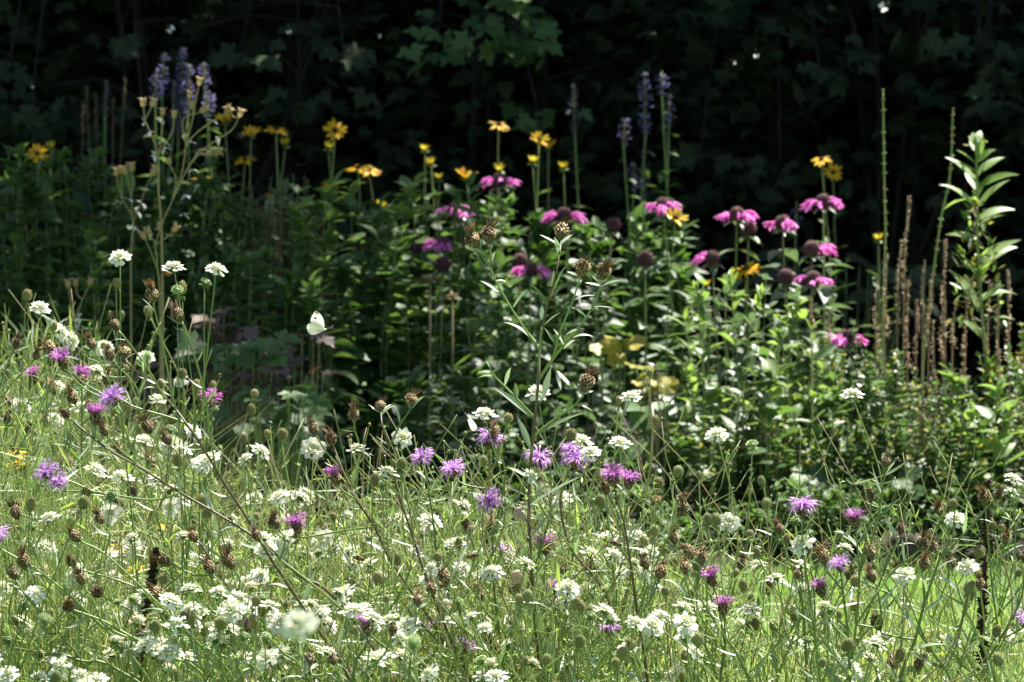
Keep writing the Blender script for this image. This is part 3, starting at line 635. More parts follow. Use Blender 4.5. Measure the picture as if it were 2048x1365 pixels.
knapweed([([(700,1363),(632,1254),(547,1124),(492,1035),(444,963),(413,905),(376,850),(342,812),(301,768),(260,727),(252,716)], 'd'),
  ([(330,800),(297,740),(249,675),(236,662)], 'd'), ([(352,820),(345,792),(328,706),(314,641),(306,605)], 'd'),
  ([(432,940),(420,870),(407,778),(386,703),(369,655),(362,645)], 'd'), ([(376,850),(342,836),(263,812),(191,781),(140,747),(132,738)], 'm'), ([(160,760),(120,722),(108,712)], 'd'),
  ([(263,812),(240,800),(232,812)], 'p')], 8.42, 'long brown knapweed leaning left up to seed heads near the bee')
knapweed([([(700,1233),(598,1151),(533,1090),(444,1035),(359,987),(284,936),(212,894),(150,850),(136,838)], 'd'), ([(300,945),(250,915),(195,880),(190,852)], 'm'), ([(359,987),(300,1000),(190,985),(130,983),(120,975)], 'p'), ([(190,985),(130,960),(103,958)], 'p'),
  ([(284,936),(240,900),(215,872)], 'd')], 8.5, 'knapweed sprawling left with a pair of purple flowers at its tips')
knapweed([([(420,1365),(342,1315),(253,1267),(205,1243),(147,1223),(140,1218)], 'd'), ([(300,1290),(215,1255),(185,1200),(172,1180),(166,1170)], 'd')], 8.45, 'knapweed stem with seed heads leaning left in the lower left corner', smat='stem')
knapweed([([(543,1363),(444,1312),(342,1260),(256,1219),(205,1195),(198,1190)], 'd'), ([(444,1312),(400,1240),(330,1205),(322,1200)], 'd'), ([(342,1260),(280,1180),(160,1140),(150,1135)], 'd')], 8.55, 'knapweed stem leaning left behind the dark dead spike at lower left', smat='stem')
knapweed([([(273,1363),(164,1322),(85,1305),(17,1295)], None), ([(164,1322),(120,1308),(92,1312)], 'd')], 8.4, 'low knapweed stem lying almost flat along the bottom left corner', smat='stem')
knapweed([([(300,1365),(180,1230),(90,1150),(20,1110),(-10,1095)], 'P'), ([(90,1150),(60,1085),(42,1055),(35,1040)], 'd')], 8.5, 'knapweed with purple flower cut by the left edge of the picture', smat='stem')
knapweed([([(560,1340),(500,1240),(440,1150),(405,1095),(393,1085)], 'd'), ([(500,1240),(440,1190),(415,1135),(412,1130)], 'd'), ([(440,1150),(390,1150),(350,1132),(340,1130)], 'd')], 8.6, 'knapweed with three brown seed heads right of the dark dead spike at lower left')
knapweed([([(940,1365),(902,1281),(851,1151),(824,1069),(796,990),(779,900),(765,850),(761,825)], 'd'), ([(779,894),(800,850),(817,825),(820,815)], 'd'), ([(796,990),(740,930),(712,870),(708,842)], 'd')], 8.65, 'upright knapweed with three seed heads against the dark gap left of centre', smat='stembrown')
knapweed([([(933,1363),(885,1281),(844,1213),(782,1124),(748,1055),(714,1000),(690,950),(668,900),(664,890)], 'd'), ([(690,950),(650,900),(632,870)], 'd'), ([(714,1000),(690,985),(676,972)], 'm'), ([(748,1055),(700,1060),(610,1075),(598,1068)], 'm')], 8.7, 'knapweed with magenta flower and two seed heads over the dark gap left of centre')
knapweed([([(1295,1365),(1275,1230),(1261,1127),(1247,1042),(1234,1000),(1228,970)], 'm'), ([(1247,1042),(1258,1000),(1257,980)], 'm'), ([(1261,1127),(1220,1060),(1215,1020),(1212,990)], 'd'), ([(1275,1230),(1320,1110),(1350,1050),(1360,1032)], 'd')], 8.6, 'knapweed with two narrow magenta flowers side by side right of the tall central one')
knapweed([([(1258,1365),(1227,1230),(1193,1158),(1141,1096),(1120,1000),(1140,960),(1150,938)], 'P'), ([(1120,1000),(1135,940),(1138,915)], 'p'), ([(1141,1096),(1080,1010),(1070,960),(1074,935)], 'p')], 8.75, 'knapweed with three lilac purple flowers low beside the tall central one')
knapweed([([(1010,1365),(990,1200),(985,1080),(980,980),(976,900)], 'P'), ([(985,1080),(1010,960),(1000,905),(992,878)], 'd'), ([(980,980),(930,970),(908,955)], 'p'), ([(985,1080),(1005,1020),(990,1015)], 'p')], 8.8, 'knapweed with a large lilac flower under a brown seed head left of the central stem', smat='stem')
knapweed([([(900,1365),(880,1180),(865,1030),(848,930)], 'p')], 9.0, 'single magenta purple knapweed flower before the dark bed left of centre', smat='stem')
knapweed([([(1640,1365),(1620,1200),(1605,1090),(1605,1035)], 'P')], 8.5, 'knapweed with the largest spreading purple flower over the stones at right', smat='stem')
knapweed([([(1700,1365),(1695,1260),(1685,1180),(1682,1145)], 'p'), ([(1695,1260),(1655,1215),(1645,1195)], 'm'), ([(1685,1180),(1655,1145),(1650,1130)], 'd')], 8.5, 'knapweed with small spiky purple flower and a dark pink bud at lower right', smat='stem', lscale=1.2)
knapweed([([(1700,1365),(1712,1250),(1718,1150),(1712,1060)], 'm'), ([(1718,1150),(1750,1060),(1768,960),(1771,935)], 'd'), ([(1712,1250),(1780,1150),(1830,1110),(1838,1100)], 'd'), ([(1718,1150),(1740,1040),(1742,1005)], 'd'), ([(1712,1250),(1760,1250),(1755,1180),(1748,1165)], 'd')], 8.55,
  'bushy silver leaved knapweed with many dark seed heads at right', lscale=1.5, smat='stem')
knapweed([([(1800,1365),(1830,1280),(1850,1200),(1880,1120),(1900,1080),(1880,1030)], 'd'), ([(1850,1200),(1845,1150),(1846,1140)], 'd'), ([(1880,1120),(1935,1060),(1980,1010),(1990,1000)], 'd'), ([(1830,1280),(1770,1270),(1760,1260)], 'd')], 8.6,
  'silver leaved knapweed with seed heads beside the tall dark dead spike', lscale=1.4, smat='stem')
knapweed([([(1440,1365),(1450,1290),(1448,1230)], 'm'), ([(1450,1290),(1435,1200),(1428,1175)], 'm')], 8.6, 'small knapweed with two dark purple heads over the lawn right of centre', smat='stem')
knapweed([([(1130,1365),(1128,1290),(1122,1230)], 'm'), ([(1128,1290),(1115,1210),(1112,1200)], 'm')], 8.9, 'low knapweed with two purple heads right of the central stem foot', smat='stem')
knapweed([([(1960,1365),(2000,1280),(2040,1200),(2052,1130)], 'd'), ([(2000,1280),(2030,1265),(2046,1255)], 'p'), ([(2000,1280),(1985,1180),(1975,1060),(1970,1010)], 'd')], 8.6, 'knapweed leaning right at the right edge with a purple flower cut off', smat='stem', lscale=1.2)
for px, l in [([(470,1365),(400,1290),(300,1190),(210,1110),(160,1085)], 'thin knapweed stem rising left between the two dead spikes, its head by the small daisy'),
  ([(830,1365),(740,1270),(640,1180),(560,1120),(520,1085)], 'thin knapweed stem leaning left under the cream flowers at lower centre'), ([(620,1365),(560,1300),(470,1200),(425,1150)], 'thin knapweed stem leaning left beside the blurred cream flower'),
  ([(180,1365),(130,1280),(60,1200),(30,1160)], 'thin knapweed stem leaning left in the bottom left corner'), ([(1010,1365),(960,1290),(900,1230),(868,1190)], 'thin knapweed stem leaning left just left of the central stem foot'),
  ([(1500,1365),(1440,1260),(1390,1180),(1375,1150)], 'thin knapweed stem leaning left over the lawn right of centre'), ([(1180,1365),(1240,1280),(1300,1200),(1318,1160)], 'thin knapweed stem leaning right over the lawn right of centre')]:
    x, y = px[-1]; knapweed([(px, 'd'), ([px[-2], (px[-2][0] + 10, px[-2][1] - 40), (px[-2][0] - 5, px[-2][1] - 62)], 'd')], 8.4, l, smat='stem', lscale=1.1)
for i, (x, y, dx, hk) in enumerate([(1350,1080,60,'d'),(1480,1130,-80,'d'),(1560,1060,70,'d'),(1640,1110,-60,'d'),(1800,1060,-90,'d'),(1905,1130,60,'d'),(2010,1080,-70,'d'),(1745,1110,110,'d'),(1960,1230,-90,'d'),(1580,1220,100,'d')]):
    yb = 1380; knapweed([([(x + dx * 1.5, yb), (x + dx, yb - 90), (x + dx * .35, y + 80), (x, y + 10)], hk), ([(x + dx, yb - 90), (x + dx * .4 + 40, y + 120), (x + 55, y + 50)], 'd'), ([(x + dx * .35, y + 80), (x - 25, y + 50), (x - 40, y + 20)], None)],
       rnd(8.5, 9.2), 'wiry silver leaved knapweed with brown heads crossing the lawn strip at right', smat='stem', lscale=1.5, group='wiry knapweed before the lawn at right')
for i, (x, y, dx, hk) in enumerate([(28,690,-70,'d'),(70,760,60,'m'),(150,800,120,'d'),(12,840,-40,'d'),(105,905,110,'d'),(270,905,140,'d'),(205,985,150,'d'),(48,935,90,'d'),(300,860,100,'d'),(185,690,90,'d')]):
    yb = 1300; knapweed([([(x + dx * 2, yb), (x + dx * 1.6, yb - (yb - y) * .35), (x + dx * .9, y + (yb - y) * .35), (x + dx * .3, y + 60), (x, y + 10)], hk), ([(x + dx * .9, y + (yb - y) * .35), (x + dx * .7 + 30, y + 100), (x + 40, y + 30)], 'd'), ([(x + dx * .6, y + 120), (x + dx * .2 - 30, y + 90), (x - 50, y + 55)], 'd')],
       rnd(8.9, 9.6), ['wiry knapweed arching left through the tangle at the left side of the meadow', 'wiry knapweed arching left with a magenta flower among brown heads at the left side'][hk == 'm'], smat='stem', lscale=1.1, group='wiry knapweed at the left side')
for i, (x, y, hk) in enumerate([(870,1262,'p'),(925,1300,'p'),(492,1262,'m'),(735,1262,'m'),(1092,1100,'m'),(1002,1105,'p'),(1220,1262,'p'),(165,760,'m'),(418,805,'m'),(600,1062,'p'),(962,1190,'d'),(1230,1100,'d'),(1400,1110,'d'),(90,1290,'d'),
   (265,985,'d'),(620,1320,'d'),(1030,1180,'d'),(1310,1000,'d'),(835,1200,'d'),(1490,1180,'d'),(1600,1150,'d'),(1785,1330,'d'),(40,1010,'d'),(1130,1140,'d'),(700,1350,'d'),(940,1060,'d')]):
    dx = rnd(-60, 90); y1 = min(1365, y + 260)
    knapweed([([(x + dx, max(1365, y + 60)), (x + dx * .6, y + (max(1365, y + 60) - y) * .5), (x + dx * .1, y + 30), (x, y + 12)], hk)] + ([([(x + dx * .5, y + 90), (x + dx * .3 + 40, y + 50), (x + 48, y + 10)], 'd')] if i % 2 else []),
      depth_for(x, y), ['small knapweed with purple flower low in the crowded meadow', 'small knapweed with brown seed head low in the crowded meadow'][hk == 'd'], smat='stem',
      group=['low flowering knapweed in the meadow', 'low seeding knapweed in the meadow'][hk == 'd'])

# dark dead spikes
def deadspike(px, Y, label, w=.011):
    pts = [P(x, y, Y) for x, y in px]; g = pts[0].copy(); g[2] = 0; pts = smooth([g] + pts, 8)
    root = thing('dead_flower_spike', pts[0], label, 'dead spike'); mb = MB(); mb.tube(pts, .0042, .0022, 'blackspike', 7)
    sp = MB(); k = 7
    P3 = pts[k:]; n = 900; idx = N.uniform(0, len(P3) - 1.01, n); i0 = idx.astype(int); p = P3[i0] + (P3[i0 + 1] - P3[i0]) * (idx - i0)[:, None]
    d = ringdirs(n, .4, 9, .5); sz = w * (.35 + .75 * np.abs(np.sin(idx * 1.1 + 1)) + N.normal(0, .2, n)).clip(.2, 1.5) * (1 - .35 * idx / len(P3)); keep = np.sin(idx * 3.1) + .6 * np.sin(idx * 7) + N.normal(0, .5, n) > -.1
    sp.batch(T_DIA, frames(d, (0, 0, 1), sz, .010)[keep], p[keep], N.uniform(0, 1, keep.sum()) ** 2, 'blackspike')
    part('stem', mb, root); part('seed_pods', sp, root); return root
deadspike([(280,1310),(298,1200),(305,1150),(313,1098)], 8.6, 'short blackish dead flower spike leaning right in the meadow at lower left', .011)
deadspike([(1965,1365),(1965,1250),(1968,1150),(1972,1050),(1978,965)], 8.75, 'tall blackish dead flower spike standing at the right edge', .013)
# yellow daisies, left edge
def daisy(x, y, Y, label):
    p = P(x, y, Y); base = np.array([p[0] + rnd(-.03, .03), Y, 0.]); root = thing('yellow_daisy', base, label, 'daisy', 'yellow daisies in the meadow')
    st = MB(); pts = smooth([base, (base + p) / 2 + np.array([rnd(-.01, .01), 0, 0]), p], 5); st.tube(pts, .0014, .001, 'stem', 5)
    lv = MB(); fineleaves(lv, pts[3], 5, .04); part('stem', st, root); part('leaves', lv, root)
    place('flower', RU['f'], root, p, nrm((rnd(-.2, .2), -.35, 1)), sc=.5)
for x, y, l in [(35,910,'yellow daisy, upper one of the pair at the left edge'),(30,933,'yellow daisy, lower one of the pair at the left edge'),(335,1058,'small yellow daisy low in the meadow left of the crossing stems'),(275,1140,'tiny yellow daisy just left above the short dead spike'),(1407,1140,'small yellow daisy before the dark bed right of centre'),(232,1100,'small yellow daisy under the round cream flower at left')]:
    daisy(x, y, 9.3, l)
# dried brown clumps at the far left and in the bed
def seedclump(name, x, y0, Y, wpx, nst, label, mat='drymass', size=.004, per=60, group=None, low=.45):
    """many thin dry stems carrying small seeds along their upper half"""
    bx = GX(x, Y); gz = bedz(bx, Y) if Y > 11.45 else 0; base = np.array([bx, Y, gz - .005]); root = thing(name, base, label, 'dried plant', group); st = MB(); sd = MB(); sw = wpx * KP * Y / 2
    for k in range(nst):
        tx = bx + rnd(-sw, sw); top = P(x, y0 + abs(rnd(-1, 1)) * 70, Y); tp = np.array([tx, Y + rnd(-.08, .08), top[2]])
        b = base + np.array([rnd(-sw, sw) * .4, rnd(-.04, .04), 0]); pts = smooth([b, (b + tp) / 2 + np.array([rnd(-.02, .02), 0, 0]), tp], 6)
        st.tube(pts, .0015, .0007, 'stemtan' if mat != 'drymass' else 'stembrown', 4, rnd(0, 1)); n = per
        u = N.uniform(low, 1, n) * (len(pts) - 1.01); i = u.astype(int); p = pts[i] + (pts[i + 1] - pts[i]) * (u - i)[:, None]
        d = ringdirs(n, .5, 9, .4); sd.batch(T_DIA, frames(d, (0, 0, 1), size * N.uniform(.8, 2.4, n), size), p, N.uniform(0, 1, n), mat)
    part('stem', st, root); part('seed_heads', sd, root); return root
for i, (x, y, yy) in enumerate([(10,860,10.2),(60,900,10.1),(110,880,10.3),(30,980,9.6),(95,800,10.7)]):
    seedclump('dried_seed_clump', x, y, yy, 90, 9, 'straw brown dried clump between scabious at the left edge', 'tan' if i % 2 else 'drymass', .003, 50, 'dried clumps at the left edge')

# ================================================================== THE FLOWER BED
def gz(x, y): return bedz(x, y) - .004
def leafy(name, x, ytop, Y, wpx, nst, label, cat, tmpl, mat, ln, group=None, gap=.03, up=.35, mat2=None, r=.002, smat='stem', per=2, top=True, lean=0, low=.15, jit=60, whorl=False):
    """a perennial: nst stems from one root, leaves in pairs along each"""
    bx = GX(x, Y); base = np.array([bx, Y, gz(bx, Y)]); root = thing(name, base, label, cat, group); st = MB(); lv = MB(); sw = wpx * KP * Y / 2; tips = []
    ds = []; ps = []; ls = []
    for k in range(nst):
        tz = P(x, ytop + (R.random() ** 1.2 * jit if k else 0), Y)[2]; o = rnd(-sw, sw) if k else 0
        tp = np.array([bx + o + lean, Y + rnd(-sw, sw) * .7, tz]); b = base + np.array([o * .35, rnd(-.03, .03), 0])
        pts = smooth([b, b + (tp - b) * .5 + np.array([-o * .12 + rnd(-.03, .03), rnd(-.015, .015), 0]), tp], 7); st.tube(pts, r * .8, r * .4, smat, 5, rnd(0, 1)); tips.append(pts[-1])
        for q in range(6):
            a = rnd(0, 6.28); e = rnd(.2, 1.3); ds.append((math.cos(a) * math.cos(e), math.sin(a) * math.cos(e), math.sin(e))); ps.append(pts[-1 - q % 2]); ls.append(ln * rnd(.3, .6))
        L = np.linalg.norm(tp - b); s = L * low; a0 = rnd(0, 3)
        while s < L:
            u = s / L; i = min(len(pts) - 2, int(u * (len(pts) - 1))); p = pts[i] + (pts[i + 1] - pts[i]) * (u * (len(pts) - 1) - i)
            for q in range(per):
                a = a0 + q * 2 * math.pi / per + rnd(-.3, .3); e = up + rnd(-.35, .35) + .5 * u ** 3
                ds.append((math.cos(a) * math.cos(e), math.sin(a) * math.cos(e), math.sin(e))); ps.append(p); ls.append(ln * rnd(.65, 1.15) * (1 - .45 * u ** 4))
            a0 += 1.57 + rnd(-.2, .2); s += gap * rnd(.7, 1.3)
    n = len(ds); ds = np.array(ds); ps = np.array(ps); ls = np.array(ls); upv = nrm(np.array([0, 0, 1.]) + N.normal(0, .25, (n, 3)))
    if mat2 is None: lv.batch(tmpl, frames(ds, upv, ls), ps, N.uniform(0, 1, n), mat)
    else:
        k = N.uniform(0, 1, n) < .12
        lv.batch(tmpl, frames(ds[~k], upv[~k], ls[~k]), ps[~k], N.uniform(0, 1, (~k).sum()), mat); lv.batch(tmpl, frames(ds[k], upv[k], ls[k]), ps[k], N.uniform(0, 1, k.sum()), mat2)
    part('stem', st, root); part('leaves', lv, root); return root, tips
# pink bergamot
def bergamot(x, y, Y, kind, label, dim=False):
    p = P(x, y + 12, Y); bx = p[0] + rnd(-.03, .03); base = np.array([bx, Y + rnd(-.03, .03), gz(bx, Y)])
    root = thing('bergamot', base, label, 'bergamot', 'bergamots in the flower bed'); st = MB(); lv = MB()
    pts = smooth([base, (base + p) / 2 + np.array([rnd(-.012, .012), 0, 0]), p], 8); st.tube(pts, .0026, .0018, R.choice(('stem', 'stemtan')), 5, rnd(0, 1))
    L = p[2] - base[2]; s = .10; ds = []; ps = []; ls = []; a0 = rnd(0, 3)
    while s < L - .025:
        u = s / L; i = min(len(pts) - 2, int(u * (len(pts) - 1))); q = pts[i] + (pts[i + 1] - pts[i]) * (u * (len(pts) - 1) - i)
        for j in (0, 1):
            for c in range(1 + (R.random() < .5)):
                a = a0 + j * math.pi + rnd(-.35, .35); e = rnd(-.35, .35); ds.append((math.cos(a) * math.cos(e), math.sin(a) * math.cos(e), math.sin(e))); ps.append(q); ls.append(rnd(.035, .062) * (1 - .5 * c))
        a0 += 1.57 + rnd(-.2, .2); s += rnd(.035, .055)
    n = len(ds)
    lv.batch(T_OVATE, frames(np.array(ds), nrm(np.array([0, 0, 1.]) + N.normal(0, .22, (n, 3))), np.array(ls)), np.array(ps), N.uniform(0, 1, n), 'leafmonarda')
    part('stem', st, root); part('leaves', lv, root)
    f = place('flower' if kind < 3 else 'seed_head', MO[kind], root, p, nrm((rnd(-.1, .1), rnd(-.15, .1), 1)), spin=rnd(-.4, .4), sc=rnd(.95, 1.08)); return root
for x, y, Y, k, l in [(1327,412,12.6,0,'pink bergamot right above the yellow flower at centre right'),(1128,430,12.7,1,'pink bergamot above and behind the central knapweed fork'),(1062,540,12.6,1,'brightest pink bergamot between the branches of the central knapweed'),
  (1040,523,12.7,3,'dark bergamot ball half hidden behind the brightest pink bergamot'),(1474,430,12.5,0,'leftmost of three level pink bergamots at right'),(1565,447,12.5,1,'middle one of three level pink bergamots at right'),
  (1647,405,12.55,1,'highest pink bergamot, right below the yellow coneflower pair'),(1425,517,12.45,2,'bergamot with pink petals on its left only, right of centre'),(1497,460,12.5,3,'dark bare bergamot ball under the leftmost of the level pink ones'),
  (1225,450,12.7,4,'faded brown bergamot head beside the yellowing leaf at centre'),(888,488,13.0,2,'bergamot with one pink tuft on its left, left of the central knapweed'),(886,530,12.8,3,'dark bare bergamot ball over the tan dry flower, left of the central knapweed'),
  (840,502,13.1,4,'dim bare bergamot ball furthest left of its kind'),(912,420,13.3,0,'shaded pink bergamot low behind the coneflower stems'),(1000,362,13.5,0,'shaded pink bergamot highest at centre'),(1690,678,12.2,1,'low pink bergamot among the shrubs at right'),
  (1624,500,12.4,2,'bergamot with a single pink petal tuft in the right hand group'),(1625,560,12.35,0,'small pink bergamot lowest of the right hand group'),(1572,556,12.35,4,'small dark bergamot ball low in the right hand group'),(1290,520,12.7,4,'small dark bergamot ball in shade right of centre')]:
    bergamot(x, y, Y, k, l)
for i in range(9):
    x, y = [(1110,600),(1180,560),(1400,600),(1450,590),(1530,560),(1590,600),(1660,590),(960,600),(1010,640),(1250,640),(1480,660),(900,620),(1340,640),(1550,660),(1080,660),(1200,700)][i]
    leafy('leafy_bergamot', x, y, rnd(12.35, 12.75), 60, 3, 'flowerless bergamot shoots with ovate grey green leaves between the pink ones', 'bergamot', T_OVATE, 'leafmonarda', .050, 'flowerless bergamot shoots', .045, .1, r=.0022)
# yellow coneflowers
RL = [(75,308,'f','lone yellow coneflower at the left edge'),(102,298,'b','small half open yellow coneflower just behind the leftmost one'),(450,245,'c','yellow coneflower overlapped by tan seed pods'),(502,272,'c','cup shaped yellow coneflower right of the tan seed pods'),
 (552,262,'s','yellow coneflower seen from the side, upper left of centre'),(490,322,'s','ragged yellow coneflower above the brown dry thicket'),(670,262,'f','fully open yellow coneflower facing the viewer, upper left of centre'),(571,292,'b','tiny yellow coneflower bud between two open ones'),
 (657,298,'b','greenish yellow coneflower bud below the fully open one'),(659,382,'c','small yellow coneflower cup right of the brown dry thicket'),(402,360,'s','yellow coneflower tangled with the tan stems'),(717,338,'s','left flower of two touching yellow coneflowers left of centre'),(738,342,'s','right flower of two touching yellow coneflowers left of centre'),
 (850,302,'b','yellow coneflower bud, upper one of a pair at centre'),(862,330,'b','yellow coneflower bud, lower one of a pair at centre'),(878,360,'b','smallest yellow coneflower bud at centre'),(932,357,'c','cup shaped yellow coneflower left of the shaded pink bergamot'),(997,252,'s','highest yellow coneflower at centre'),
 (1078,282,'h','star shaped yellow coneflower above a closed one'),(1097,296,'c','closed yellow coneflower touching the star shaped one'),(1065,326,'b','faint yellow bud under the star shaped coneflower'),(1127,338,'b','faint yellow bud right of the star shaped coneflower'),(1000,343,'b','faint yellow bud above the shaded pink bergamot'),
 (1643,322,'s','yellow coneflower behind the open one at right'),(1666,346,'f','open yellow coneflower above the highest pink bergamot at right'),(1350,438,'h','yellow coneflower tucked under the pink bergamot'),(1492,541,'s','big yellow coneflower in the middle of the pink bergamots'),(1412,574,'b','yellow bud low left of the bergamot group'),
 (1757,481,'b','small yellow coneflower beside the thin green spike'),(762,417,'b','dim yellow bud left of centre'),(540,402,'b','dim yellow bud inside the brown dry thicket')]
for x, y, k, l in RL:
    Y = 12.5 if x in (1350, 1492, 1412) else rnd(13.5, 13.9); p = P(x, y, Y); bx = p[0] + rnd(-.05, .05); base = np.array([bx, Y, gz(bx, Y)])
    root = thing('coneflower', base, l, 'coneflower', 'yellow coneflowers in the flower bed'); st = MB(); lv = MB()
    pts = smooth([base, (base + p) / 2 + np.array([rnd(-.02, .02), 0, 0]), p], 8); st.tube(pts, .0019, .0013, 'stem', 5, rnd(0, 1)); n = 16
    u = np.linspace(.15, .86, n); idx = (u * (len(pts) - 1)).astype(int); d = ringdirs(n, .5, 1.5, .25, 1)
    lv.batch(T_LANCE, frames(d, (0, 0, 1), .075 * (1.15 - u * .8)), pts[idx], N.uniform(0, 1, n), 'leafmid')
    part('stem', st, root); part('leaves', lv, root)
    ax = {'f': (.1, -.9, .45), 's': (rnd(-.3, .3), -.3, 1), 'c': (rnd(-.2, .2), -.3, 1), 'b': (rnd(-.2, .2), -.1, 1), 'h': (.3, -.6, .7)}[k]
    place('flower', RU[k], root, p, nrm(ax), sc=rnd(.74, .90) * (1.35 if x == 1492 else 1))
# violet hyssop
HL = [(357,95,265,1,.9,'tallest and brightest violet hyssop spike at upper left'),(324,107,190,1,.5,'violet hyssop spike just left of the tallest one'),(311,148,195,1,.7,'short violet hyssop spike lowest left of the cluster'),(375,128,230,1,.6,'violet hyssop spike pressed against the right of the tallest one'),(345,160,270,.9,.2,'faded violet hyssop spike behind the tallest one'),(410,125,180,1,.5,'violet hyssop spike standing apart on the right of the cluster'),(416,182,235,1,.8,'small lower violet hyssop spike under the one standing apart'),
 (210,160,235,.8,.1,'greyish hyssop spike among brown plumes at upper left'),(1291,145,268,1,.8,'tall pale violet hyssop spike at upper right of centre'),(1324,142,190,1,.8,'short violet hyssop spike right of the tall pale one'),(1337,188,272,1,.3,'faded hyssop spike leaning right beside the tall pale one'),(1150,168,275,.9,.15,'dark faded hyssop spike standing alone at centre right'),
 (1247,238,290,1,.5,'small blue hyssop spike left of the tall pale one'),(1268,325,385,.9,.4,'low shaded hyssop spike under the tall pale one, on the left'),(1288,300,405,1,.1,'low faded hyssop spike under the tall pale one, on the right'),(205,425,480,.9,.3,'small shaded hyssop spike at left behind the tan stems'),(1592,402,450,.9,.5,'dim blue hyssop spike behind the right hand bergamots')]
for x, y0, y1, wd, op, l in HL:
    Y = rnd(13.8, 14.15); a = P(x, y1, Y); t = P(x, y0, Y); bx = a[0] + rnd(-.04, .04); base = np.array([bx, Y, gz(bx, Y)])
    root = thing('hyssop', base, l, 'hyssop', 'hyssop spikes at the back of the bed'); st = MB(); lv = MB(); pts = smooth([base, (base + a) / 2 + np.array([rnd(-.015, .015), 0, 0]), a], 8)
    st.tube(pts, .0028, .002, 'stem', 5, .3); n = 22; u = np.linspace(.2, .95, n); idx = (u * (len(pts) - 1)).astype(int); d = ringdirs(n, .15, 1.5, .3, 1)
    lv.batch(T_OVATE, frames(d, (0, 0, 1), .062 * (1.15 - u * .7)), pts[idx], N.uniform(0, 1, n), 'leafmid'); part('stem', st, root); part('leaves', lv, root)
    place('flower_spike', m_spike(t[2] - a[2], .0165 * wd, 'violet' if op >= .3 else 'dullviolet', max(op, .4)), root, a, nrm((rnd(-.06, .06), 0, 1)))
# brown plumes at upper left
for i, (x, y0, y1) in enumerate([(163,150,210),(192,128,155),(190,155,190),(215,135,165),(235,158,190),(255,155,180),(172,170,215)]):
    seedclump('dried_plume', x, y0, 14.0, 14, 1, 'dim brown dried plume beside the greyish hyssop at upper left', 'drymass', .0045, 60, 'brown plumes at upper left', .90)
# tan seed-pod plants
def m_pod():
    mb = MB(); pr = np.array([(0, .0028), (.004, .0055), (.010, .0062), (.015, .0048)]); n = 10; v = []
    for z, r in pr:
        for j in range(n): a = 6.283 * j / n; v.append((r * math.cos(a), r * math.sin(a), z))
    f = [(i * n + j, i * n + (j + 1) % n, (i + 1) * n + (j + 1) % n, (i + 1) * n + j) for i in range(3) for j in range(n)]; f.append(tuple(range(n))[::-1]); mb.add(v, f, 'tan', .4)
    d = ringdirs(6, .95, .1, .15); p = d.copy(); p[:, 2] = 0; p = nrm(p) * .0045; p[:, 2] = .013; mb.batch(T_PETALY, frames(d, (0, 0, 1), .0085, .014), p, N.uniform(0, 1, 6), 'tan'); return mb.mesh('seed_pod')
POD = m_pod()
def podplant(stems, Y, label, bits):
    pl = [[P(x, y, Y) for x, y in s] for s in stems]; g = pl[0][0].copy(); g[2] = gz(g[0], Y); pl[0] = [g] + pl[0]; root = thing('dried_pod_plant', g, label, 'dried plant', 'dried pod plants'); st = MB()
    ends = []
    for k, s in enumerate(pl): pts = smooth(s, 6); st.tube(pts, .0024 if k == 0 else .0015, .0010, 'stemtan', 5, .5); ends.append((pts[-1], nrm(pts[-1] - pts[-3])))
    part('stem', st, root)
    for e, t in ends: place('seed_pod', POD, root, e, nrm(t + np.array([0, 0, .4])), sc=rnd(.8, 1.05))
    for x, y in bits:
        b = MB(); p = P(x, y, Y); n = 3; d = ringdirs(n, .0, 2, .5); b.batch(T_OVATE, frames(d, (0, 0, 1), N.uniform(.010, .016, n)), np.repeat(p[None], n, 0), N.uniform(0, 1, n), 'whitebit'); part('papery_bract', b, root)
podplant([[(325,600),(322,450),(317,380),(316,310),(300,265),(290,240),(287,215)],[(317,310),(322,280),(325,232)],[(322,450),(345,400),(365,340),(372,290),(385,240),(385,218)],[(372,290),(366,240),(400,225)],[(372,290),(395,265),(430,240),(450,228)],[(345,400),(380,330),(420,290),(462,262),(478,235)],[(372,260),(378,225),(380,198)],
  [(316,310),(330,290),(345,262),(348,238)],[(380,330),(395,310),(410,310)],[(385,325),(400,300),(425,305)],[(290,240),(298,225),(303,214)],[(385,240),(392,200),(398,172)],[(478,235),(468,235),(462,228)],[(345,400),(352,360),(340,330)]], 11.75,
  'tall tan dried stalk with bell pods and white flecks at upper left', [(310,310),(330,298),(380,285),(433,278),(385,340),(397,372),(360,380),(376,392),(288,247),(428,243),(328,282),(375,395),(367,430),(300,265)])
podplant([[(262,620),(262,500),(266,440),(245,400),(236,370),(234,352)],[(266,440),(262,400),(258,370),(252,350)],[(245,400),(243,370),(243,348)],[(264,450),(280,410),(292,375),(304,352)],[(262,400),(266,370),(264,345)]], 11.8, 'shorter tan dried stalk with a tight bunch of pods at left', [(236,405),(256,398),(270,420),(283,407),(258,460),(266,455),(275,425)])
podplant([[(320,620),(315,540),(310,490),(300,470)],[(310,490),(315,475),(318,462)],[(310,490),(330,478),(345,465)],[(315,540),(300,500),(290,480)]], 11.7, 'low tan dried stalk with pods beside the bee', [(300,475),(310,460)])
podplant([[(135,680),(150,640),(165,600),(178,572)],[(150,640),(140,600),(137,578)],[(165,600),(155,590),(152,575)]], 11.9, 'small tan dried stalk leaning right at the left edge', [(157,635),(148,650)])
# brown dry thicket left of centre
for i in range(9): seedclump('dry_thicket', 490 + i * 16 + rnd(-8, 8), 320 + rnd(0, 60) + (i - 4) ** 2 * 2, 13.2 - i % 3 * .12, 46, 6, 'brown dry stems of the thicket left of centre', 'drymass', .0036, 80, 'stems of the brown dry thicket')
